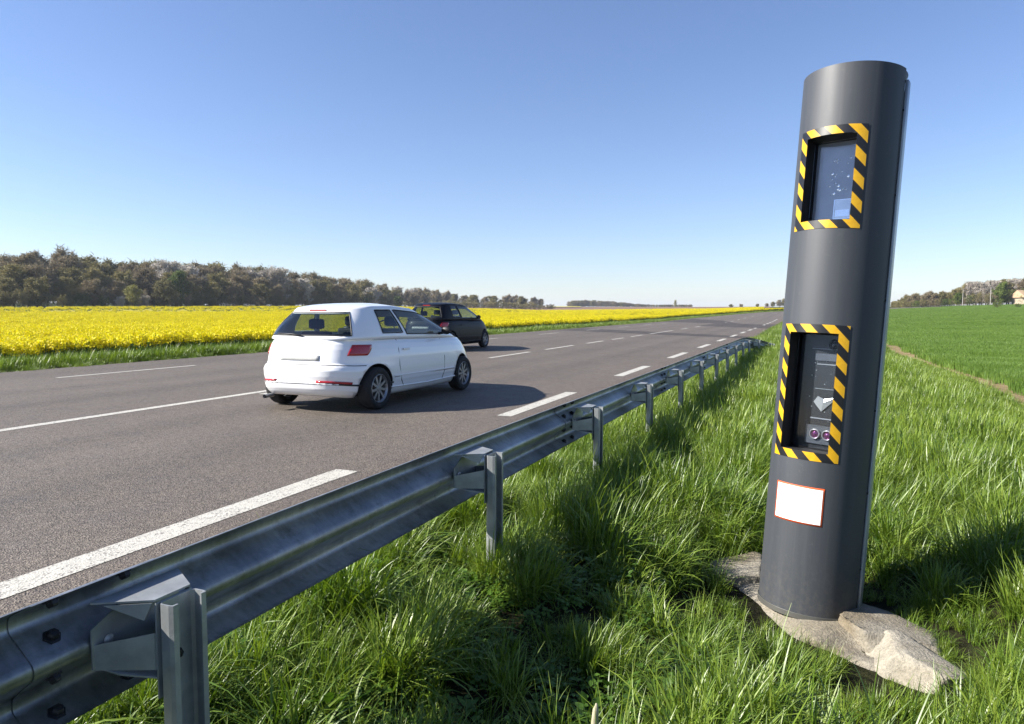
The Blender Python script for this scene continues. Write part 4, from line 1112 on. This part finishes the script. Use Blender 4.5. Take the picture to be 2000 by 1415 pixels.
# ------------------------------------------------------------------ cars
def paint(name, c, rough=.28):
    t = NT(name); n = t.noise(t.objc(), 3, 4)
    t.col(t.mix(n, tuple(v * .96 for v in c), c)).rough(rough).set(); t.bsdf.inputs['Coat Weight'].default_value = .8 if c[0] > .5 else .03; t.bsdf.inputs['Specular IOR Level'].default_value = .5 if c[0] > .5 else .15; t.bsdf.inputs['Coat Roughness'].default_value = .06
    dirt = t.noise(t.objc(), 6, 5); sx = t.n('SeparateXYZ'); t.l(t.objc(), sx.inputs[0])
    return t.m
def glass_mat(name, tint, add):
    g = NT(name); tb = g.n('BsdfTransparent'); tb.inputs[0].default_value = (*tint, 1); gb = g.n('BsdfGlossy'); gb.inputs['Roughness'].default_value = .02
    fz = g.n('Fresnel'); g.l(g.math('MULTIPLY_ADD', g.n('NewGeometry').outputs['Backfacing'], 1 / 1.5 - 1.5, 1.5), fz.inputs[0]); mx = g.n('MixShader'); g.l(g.math('MULTIPLY_ADD', fz.outputs[0], 1.0, add), mx.inputs[0])
    g.l(tb.outputs[0], mx.inputs[1]); g.l(gb.outputs[0], mx.inputs[2]); g.l(mx.outputs[0], g.out.inputs[0]); return g.m
M['carglass'] = glass_mat('car_glass', (.54, .61, .60), .03)
M['interior'] = simple('car_interior', (.02, .021, .024), .8)
M['tyre'] = simple('tyre_rubber', (.016, .016, .017), .85)
M['rim'] = simple('alloy_rim', (.42, .43, .45), .35, .6)
M['trim'] = simple('black_trim', (.012, .012, .013), .55)
M['red'] = simple('red_lens', (.50, .008, .012), .12, 0, .05, 20); M['red'].node_tree.nodes['Principled BSDF'].inputs['Coat Weight'].default_value = .7
M['clear'] = simple('clear_lens', (.55, .56, .58), .1, .2); M['disc'] = simple('hub_dark', (.05, .05, .052), .5, .5)
NR = 120
def ring(W, y0, y1, nr, nf, zf=0):
    """closed outline, index 0 at the middle of the rear, going over +x to the front and back over -x"""
    yc = (y0 + y1) / 2; L = (y1 - y0) / 2; th = np.linspace(0, 2 * np.pi, 4001)[:-1]
    s, c = np.sin(th), np.cos(th); n = np.where(c > 0, nr, nf)
    x = W * np.sign(s) * np.abs(s) ** (2 / n); y = yc - L * np.sign(c) * np.abs(c) ** (2 / n)
    P = np.stack([x, y], -1); P = np.vstack([P, P[:1]]); dl = np.hypot(*np.diff(P, axis=0).T); cum = np.concatenate([[0], np.cumsum(dl)])
    t = np.linspace(0, cum[-1], NR + 1)[:-1]; return np.stack([np.interp(t, cum, P[:, 0]), np.interp(t, cum, P[:, 1])], -1)
def build_car(name, label, body_mat, loc, rz, S, white=True):
    L = S['L']; wr, wf = S['axle_r'], S['axle_f']; Rw = S['Rw']; car = obj(name, None, None, loc, (0, 0, rz)); tag(car, label, 'car')
    lv = S['levels']   # (t, W, y0, y1inset)
    zt = lambda y: np.interp(y, S['deck_y'], S['deck_z'])
    zb = lambda y: np.interp(y, [0, .3, wr, wf, L - .3, L], [.24, .19, .17, .17, .19, .22])
    ts = np.array([l[0] for l in lv]); 
    def lev(t):
        W = np.interp(t, ts, [l[1] for l in lv]); a = np.interp(t, ts, [l[2] for l in lv]); b = np.interp(t, ts, [l[3] for l in lv])
        return ring(W, a, L - b, S['nr'], S['nf'])
    def spline_ts(n): return np.linspace(0, 1, n)
    def low(t):
        P = lev(t); y = P[:, 1]; z = zb(y) * (1 - t) + (zt(y) - .035) * t; return np.column_stack([P, z])
    # lower shell: closed solid
    tl = np.unique(np.concatenate([spline_ts(31), ts])); rows_ = [low(t) for t in tl]
    top = rows_[-1]
    def inward(P, f, dz):
        y = P[:, 1]; yc = L / 2; q = P.copy(); q[:, 0] = P[:, 0] * f; q[:, 1] = yc + (P[:, 1] - yc) * (1 - (1 - f) * .62 if f > .5 else f * 1.38 if False else 1 - (1 - f) * 1.0)
        return q
    caps = []
    for f in (.985, .955, .9, .8, .65, .48, .3, .12):
        q = top.copy(); q[:, 0] *= f; q[:, 1] = L / 2 + (top[:, 1] - L / 2) * f
        z = zt(q[:, 1]) - .035 + .035 * (1 - ((f - .12) / .88) ** 6 if f > .12 else 1) * 1.0
        crown = .03 * (1 - (q[:, 0] / .8) ** 2); q[:, 2] = z + crown - .02; caps.append(q)
    V = [tuple(v) for r_ in rows_ + caps for v in r_]; nrow = len(rows_) + len(caps); Fc = []
    for i in range(nrow - 1):
        for k in range(NR): Fc.append((i * NR + k, i * NR + (k + 1) % NR, (i + 1) * NR + (k + 1) % NR, (i + 1) * NR + k))
    Fc.append(tuple(range(NR))[::-1]); Fc.append(tuple((nrow - 1) * NR + k for k in range(NR)))
    bmesh_ = mesh('body', V, Fc, [body_mat, M['trim'], M['interior']], True)
    # dark cabin floor where the glasshouse stands
    G0 = ring(S['gW'], S['g_y0'], S['g_y1'], 5, 5.0); G1 = ring(S['rW'], S['r_y0'], S['r_y1'], 3.8, 3.6)
    for p in bmesh_.polygons:
        c = p.center
        if abs(c.x) < S['gW'] - .05 and S['g_y0'] + .06 < c.y < S['g_y1'] - .10 and c.z > .7 and p.normal.z > .8: p.material_index = 2
        if c.z < .3 and p.normal.z < -.85: p.material_index = 1
    body = obj('body', bmesh_, car)
    # wheel arches cut out of the solid
    cutV = MB()
    for ya in (wr, wf):
        for sx in (-1, 1):
            n = 40; pts = [(ya + (Rw + .045) * math.cos(2 * math.pi * k / n), Rw + (Rw + .05) * math.sin(2 * math.pi * k / n)) for k in range(n)]
            V_ = [(sx * .50, y, z) for y, z in pts] + [(sx * 1.1, y, z) for y, z in pts]
            fs = [tuple(range(n)), tuple(range(n, 2 * n))[::-1]] + [(k, n + k, n + (k + 1) % n, (k + 1) % n) for k in range(n)]
            cutV.add(V_, fs)
    cm = mesh('cut', cutV.V, cutV.F, M['trim'])
    bm = bmesh.new(); bm.from_mesh(cm); bmesh.ops.recalc_face_normals(bm, faces=bm.faces); bm.to_mesh(cm); bm.free()
    bm = bmesh.new(); bm.from_mesh(bmesh_); bmesh.ops.recalc_face_normals(bm, faces=bm.faces); bm.to_mesh(bmesh_); bm.free()
    cut = obj('cut', cm, car); md = body.modifiers.new('arches', 'BOOLEAN'); md.object = cut; md.operation = 'DIFFERENCE'; md.solver = 'EXACT'; md.material_mode = 'TRANSFER'
    bpy.context.view_layer.update(); dg = bpy.context.evaluated_depsgraph_get(); nm = D.meshes.new_from_object(body.evaluated_get(dg)); nm.name = 'body'
    body.modifiers.clear(); body.data = nm; D.objects.remove(cut)
    # glasshouse
    nT = 20
    def green(i, t):   # i: float ring index
        i0 = int(math.floor(i)) % NR; i1 = (i0 + 1) % NR; fr = i - math.floor(i)
        a = G0[i0] * (1 - fr) + G0[i1] * fr; c = G1[i0] * (1 - fr) + G1[i1] * fr
        p = a * (1 - t) + c * t; z0 = float(zt(a[1])) - .04; z1 = float(np.interp(c[1], S['roof_y'], S['roof_z']))
        bul = 1 + .045 * math.sin(math.pi * min(t, 1)) ; yb = .03 * math.sin(math.pi * min(t, 1))
        yc = (S['g_y0'] + S['g_y1']) / 2
        return Vector((p[0] * bul, p[1] + (p[1] - yc) / 1.4 * yb, z0 * (1 - t) + z1 * t))
    TT = [0, .10, .14, .2, .3, .4, .5, .6, .7, .78, .84, .88, .94, 1.0]
    idxs = S['gidx']  # dict of window spans in ring index: rear (a,b), side (a,b), quarter, front
    wins = S['wins']
    cuts = sorted(set([float(k) for k in range(NR)] + [v for w_ in wins for v in w_[1:3]] + [NR - v for w_ in wins for v in w_[1:3] if w_[0] != 'x']))
    cuts = [c for c in cuts if 0 <= c < NR]
    Vg = [green(c, t) for t in TT for c in cuts]; nC = len(cuts)
    wf_ = {}; bodyF = []
    for i in range(len(TT) - 1):
        tm = (TT[i] + TT[i + 1]) / 2
        for k in range(nC):
            c0, c1 = cuts[k], cuts[(k + 1) % nC] if k < nC - 1 else NR
            cm_ = (c0 + c1) / 2; hit = None
            for (nm_, a, b_, t0, t1) in wins:
                for mir in (0, 1):
                    A, B = (a, b_) if not mir else (NR - b_, NR - a)
                    if a < 0 and not mir: rng_ok = cm_ < b_ or cm_ > NR + a
                    elif a < 0: rng_ok = False
                    else: rng_ok = A < cm_ < B
                    if rng_ok and t0 < tm < t1: hit = (nm_, mir)
            f_ = (i * nC + k, i * nC + (k + 1) % nC, (i + 1) * nC + (k + 1) % nC, (i + 1) * nC + k)
            if hit: wf_.setdefault(hit, []).append(f_)
            else: bodyF.append(f_)
    # roof dome closes the top
    V2 = [tuple(v) for v in Vg]; base = (len(TT) - 1) * nC; prev = list(range(base, base + nC)); rc = (S['r_y0'] + S['r_y1']) / 2
    for f in (.97, .9, .78, .6, .4, .2, .05):
        st_ = len(V2)
        for k in range(nC):
            v = Vg[base + k]; y = rc + (v.y - rc) * f; z = float(np.interp(y, S['roof_y'], S['roof_z'])); V2.append((v.x * f, y, z + .050 * (1 - f ** 2.4)))
        cur = list(range(st_, st_ + nC))
        for k in range(nC): bodyF.append((prev[k], prev[(k + 1) % nC], cur[(k + 1) % nC], cur[k]))
        prev = cur
    bodyF.append(tuple(prev))
    def sub(name_, faces, mat, parent, solid=0):
        used = sorted({i for f in faces for i in f}); mp = {u: j for j, u in enumerate(used)}
        m = mesh(name_, [V2[u] for u in used], [tuple(mp[i] for i in f) for f in faces], mat, True); o = obj(name_, m, parent)
        bm = bmesh.new(); bm.from_mesh(m); bmesh.ops.recalc_face_normals(bm, faces=bm.faces); bm.to_mesh(m); bm.free()
        if solid: s = o.modifiers.new('thick', 'SOLIDIFY'); s.thickness = solid; s.offset = -1
        return o
    roof_ = sub('roof', bodyF, [body_mat], car, .025)
    for (nm_, mir), fs in wf_.items(): sub(nm_, fs, [M['carglass']], car, 0)
    # black rubber round each window opening, following the surface
    for (nm_, a, b_, t0, t1) in wins:
        for mir in (0, 1):
            if a < 0 and mir: continue
            A, B = (a, b_) if not mir else (NR - b_, NR - a)
            seq = [(A + (B - A) * q / 16, t0) for q in range(17)] + [(B, t0 + (t1 - t0) * q / 6) for q in range(1, 7)] + [(B - (B - A) * q / 16, t1) for q in range(1, 17)] + [(A, t1 - (t1 - t0) * q / 6) for q in range(1, 7)]
            b1 = MB(); b1.tube([green(i % NR, t) for i, t in seq], .009, 5, 0, False); b1.build('window_seal', M['trim'], roof_, True)
    def low_pt(i, t, off=0.):
        def P(i, t):
            r_ = low(min(max(t, 0), 1)); i0 = int(math.floor(i)) % NR; fr = i - math.floor(i); return Vector(r_[i0] * (1 - fr) + r_[(i0 + 1) % NR] * fr)
        p = P(i, t); n = (P(i + .5, t) - P(i - .5, t)).cross(P(i, min(t + .03, 1)) - P(i, max(t - .03, 0))).normalized(); return p + n * off
    def i_at(y, t=.6):   # right-hand side index whose y is the given one
        r_ = low(t); k = np.arange(NR // 8, NR // 2 - NR // 8); return float(np.interp(y, r_[k, 1], k))
    def patch_(name_, poly_rows, mat, parent, off=.006, th=.008):
        V_ = [low_pt(i, t, off) for row in poly_rows for i, t in row]; n = len(poly_rows[0]); fs = [(a * n + k, a * n + k + 1, (a + 1) * n + k + 1, (a + 1) * n + k) for a in range(len(poly_rows) - 1) for k in range(n - 1)]
        m = mesh(name_, V_, fs, mat, True); o = obj(name_, m, parent); s = o.modifiers.new('thick', 'SOLIDIFY'); s.thickness = th; s.offset = 0; return o
    def rows_of(i0, i1, t0, t1, n=8, m=5, f=None):
        out = []
        for a in range(m):
            ta = t0 + (t1 - t0) * a / (m - 1); lo, hi = (i0, i1) if f is None else f(a / (m - 1)); out.append([(lo + (hi - lo) * k / (n - 1), ta) for k in range(n)])
        return out
    c = S['corner']
    for sx in (1, -1):
        f = (lambda s: (c - 2.6 + .9 * s, c + 1.0 + 2.4 * s - 1.2 * s * s)) if sx > 0 else (lambda s: (NR - (c + 1.0 + 2.4 * s - 1.2 * s * s), NR - (c - 2.6 + .9 * s)))
        patch_('tail_lamp', rows_of(0, 0, .72, .90, 10, 6, f), M['red'], car, .006, .014)
        fl = (NR / 2 - 8.0, NR / 2 - 3.5) if sx > 0 else (NR / 2 + 3.5, NR / 2 + 8.0)
        patch_('headlight', rows_of(fl[0], fl[1], .66, .88, 8, 5), M['clear'], car, .006, .012)
    patch_('bumper_gap', rows_of(-c - 8, c + 8, .205, .235, 40, 2), M['trim'], car, .002, .003)
    patch_('hatch_gap', rows_of(-c - 1, c + 1, .545, .556, 30, 2), M['trim'], car, .002, .003)
    patch_('fog_reflector', rows_of(c - 7.0, c - 1.5, .235, .275, 8, 3), M['red'], car, .005, .006)
    patch_('fog_reflector', rows_of(-(c - 1.5), -(c - 7.0), .235, .275, 8, 3), M['red'], car, .005, .006)
    npm = simple('number_plate', (.42, .42, .40), .5)
    patch_('number_plate', rows_of(-3.7, 3.7, .62, .72, 12, 3), npm, car, .006, .004)
    # seams of the doors, rubbing strip, handles, fuel flap
    def seam(pts, r=.0058, name_='door_seam', mat=None, par=body): b1 = MB(); b1.tube([low_pt(i_at(y, t) if sgn > 0 else NR - i_at(y, t), t, .0 if r < .006 else .004) for y, t in pts], r, 5, 0, False); b1.build(name_, mat or M['trim'], par, True)
    for sgn in (1, -1):
        d0, d1 = S['door']
        seam([(d0, .98), (d0 - .02, .8), (d0 - .03, .5), (d0 + .02, .25), (d0 + .10, .13), (d1 - .05, .13), (d1, .3), (d1 + .01, .6), (d1 - .02, .97)])
        seam([(wr + Rw + .07, .335), (d1 + .05, .335), (wf - Rw - .07, .335)], .009, 'rubbing_strip', body_mat if white else M['trim'], car)
        seam([(wr + Rw + .07, .31), (d1 + .05, .31), (wf - Rw - .07, .31)], .005)
        seam([(wf - Rw - .02, .14), (2 * .5 * (wf + wr) / 2, .12), (wr + Rw + .02, .14)], .012, 'sill_skirt', body_mat, car)
        hb = MB(); yv = d0 + .16; ii = i_at(yv, .80); ii = ii if sgn > 0 else NR - ii; p = low_pt(ii, .80, .014); hb.box(p, (.022, .17, .03)); hb.build('door_handle', body_mat, car, bevel=.006)
        # door mirror
        mb = MB(); gx = S['gW'] + .10; ym = S['g_y1'] - .98; zz = float(zt(ym)) + .07
        pr_ = [(0, -.10), (.045, -.095), (.075, -.06), (.085, 0), (.07, .05), (.035, .085), (0, .095)]
        mb.lathe([(a, b_) for a, b_ in pr_], 16, 'x', (0, 0, 0)); mo = mb.build('door_mirror', M['trim'] if not white else M['trim'], car, True, (sgn * (gx + .03), ym, zz)); mo.scale = (.8, .5, .75)
        ar = MB(); ar.tube([(sgn * (gx - .12), ym + .03, zz - .05), (sgn * gx, ym, zz - .03)], .022, 8); ar.build('mirror_arm', M['trim'], car, True)
    # rear wiper, roof brake light, aerial, exhaust
    zs = [green(-3.0 % NR, .12), green(5.0, .18)]
    b1 = MB(); b1.tube([green(0, .10) + Vector((0, -.02, 0)), green(3.2, .15) + Vector((0, -.025, 0)), green(NR - 4.0, .17) + Vector((0, -.02, 0))][:1] + [green((NR - 2.5), .16) + Vector((0, -.025, 0)), green(NR - 6, .17) + Vector((0, -.02, 0))], .009, 6); b1.build('rear_wiper', M['trim'], car, True)
    pt_ = green(0, .955); b1 = MB(); b1.box((0, pt_.y - .012, pt_.z - .006), (.26, .02, .022)); b1.build('brake_light', M['red'], car, bevel=.005)
    b1 = MB(); b1.tube([(-.48, .16, .20), (-.48, -.005, .195)], .028, 14, cap=False); b1.build('exhaust', M['rim'], car, True)
    # seats, parcel shelf and dashboard behind the glass
    for sx in (-1, 1):
        for ys, hh in ((S['g_y0'] + .75, -.03), (S['g_y0'] + 1.62, .02)):
            b1 = MB(); b1.box((sx * .34, ys, float(zt(ys)) + hh / 2 + .02), (.46, .13, hh + .12)); b1.box((sx * .34, ys, float(zt(ys)) + hh + .19), (.24, .08, .15)); b1.build('seat', M['interior'], car, bevel=.035)
    b1 = MB(); b1.box((0, S['g_y1'] - .50, float(zt(S['g_y1'] - .5)) + .01), (1.2, .35, .10)); b1.build('dashboard', M['interior'], car, bevel=.03)
    b1 = MB(); b1.lathe([(.175, -.012), (.19, 0), (.175, .012), (.165, 0), (.175, -.012)], 24, 'y'); o = b1.build('steering_wheel', M['interior'], car, True, (-.34, S['g_y1'] - .76, float(zt(S['g_y1'] - .7)) + .07)); o.rotation_euler = (R(-25), 0, 0)
    # wheels
    for ya in (wr, wf):
        for sx in (-1, 1):
            wh_ = obj('wheel', None, car, (sx * (S['track'] / 2), ya, Rw)); h = .095
            wh_.rotation_euler = (random.uniform(0, 1.2), 0, 0)
            b1 = MB(); b1.lathe([(Rw * .66, -h * .8), (Rw * .80, -h), (Rw * .93, -h * .95), (Rw * .985, -h * .72), (Rw, -h * .35), (Rw, h * .35), (Rw * .985, h * .72), (Rw * .93, h * .95), (Rw * .80, h), (Rw * .66, h * .8)], 48, 'x'); b1.build('tyre', M['tyre'], wh_, True)
            b1 = MB(); e = sx
            b1.lathe([(Rw * .67, -h * .75 * e), (Rw * .63, 0), (Rw * .64, h * .7 * e), (Rw * .68, h * .86 * e), (Rw * .66, h * .9 * e), (Rw * .60, h * .62 * e)], 40, 'x')
            b1.lathe([(0, h * .80 * e), (Rw * .12, h * .78 * e), (Rw * .17, h * .62 * e), (Rw * .17, h * .2 * e)], 20, 'x')
            for k in range(S['spokes']):
                a = 2 * math.pi * k / S['spokes']; q = Matrix.Rotation(a, 3, 'X'); b1.box(q @ Vector((h * .60 * e, 0, Rw * .39)), (.018, .034, Rw * .50), 0, q)
            b1.build('rim', M['rim'], wh_, auto=R(35))
            b1 = MB(); b1.lathe([(0, h * .2 * e), (Rw * .62, h * .2 * e)], 32, 'x'); b1.build('brake_disc', M['disc'], wh_)
    return car
hatch = dict(L=4.08, axle_r=.69, axle_f=3.24, Rw=.292, track=1.46, nr=4.3, nf=3.6, corner=10.6,
    levels=[(0, .735, .10, .10), (.06, .775, .045, .05), (.12, .80, .015, .02), (.22, .812, .0, .0), (.26, .822, .02, .01), (.34, .828, .005, .01), (.46, .828, .0, .03), (.52, .826, .03, .06), (.58, .824, .085, .09), (.70, .818, .105, .14), (.82, .800, .125, .20), (.92, .775, .15, .26), (1.0, .735, .19, .33)],
    deck_y=[0, .2, 1.2, 2.2, 3.0, 3.35, 3.70, 3.95, 4.08], deck_z=[1.01, 1.015, 1.0, .975, .965, .93, .84, .73, .66],
    gW=.755, g_y0=.18, g_y1=3.46, rW=.575, r_y0=.54, r_y1=2.46, roof_y=[.3, .5, .9, 1.4, 1.9, 2.4], roof_z=[1.36, 1.385, 1.42, 1.425, 1.39, 1.30],
    gidx=None, door=(1.22, 2.52), spokes=9,
    wins=[('rear_window', -9.4, 9.4, .12, .86), ('side_window', 17.6, 25.0, .18, .88), ('side_window', 26.4, 47.0, .14, .88), ('windscreen', 51.0, 69.0, .10, .92)])
M['white_paint'] = paint('white_car_paint', (.80, .80, .80)); M['black_paint'] = paint('black_car_paint', (.006, .007, .012), .42)
build_car('white_hatchback', 'small white three-door hatchback driving away in the near lane', M['white_paint'], (-6.25, 7.46, 0), 0, hatch).scale = (1.075, 1.01, 1)
dark = dict(hatch); dark['spokes'] = 6; dark['L'] = 4.0; dark['deck_y'] = [0, .2, 1.2, 2.2, 2.95, 3.3, 3.65, 3.88, 4.0]; dark['deck_z'] = [1.0, 1.0, .99, .97, .96, .94, .88, .78, .70]; dark['axle_f'] = 3.18
dark['roof_z'] = [1.40, 1.43, 1.455, 1.455, 1.43, 1.35]
build_car('dark_hatchback', 'black car in the left lane, half hidden behind the white hatchback', M['black_paint'], (-11.75, 20.15, 0), 0, dark, False).scale = (1.06, 1.06, 1.09)

# ------------------------------------------------------------------ air
hm = D.materials.new('air'); hm.use_nodes = True; ht = hm.node_tree
for n in list(ht.nodes): ht.nodes.remove(n)
hv = ht.nodes.new('ShaderNodeVolumePrincipled'); ho = ht.nodes.new('ShaderNodeOutputMaterial')
hv.inputs['Color'].default_value = (.80, .88, 1.0, 1); hv.inputs['Density'].default_value = .00017; hv.inputs['Anisotropy'].default_value = .2
ht.links.new(hv.outputs[0], ho.inputs['Volume'])
b = MB(); b.box((0, 2400, 28), (6400, 5400, 60)); o = b.build('haze', hm); tag(o, 'thin pale haze between the camera and the far woods', 'haze', kind='stuff')
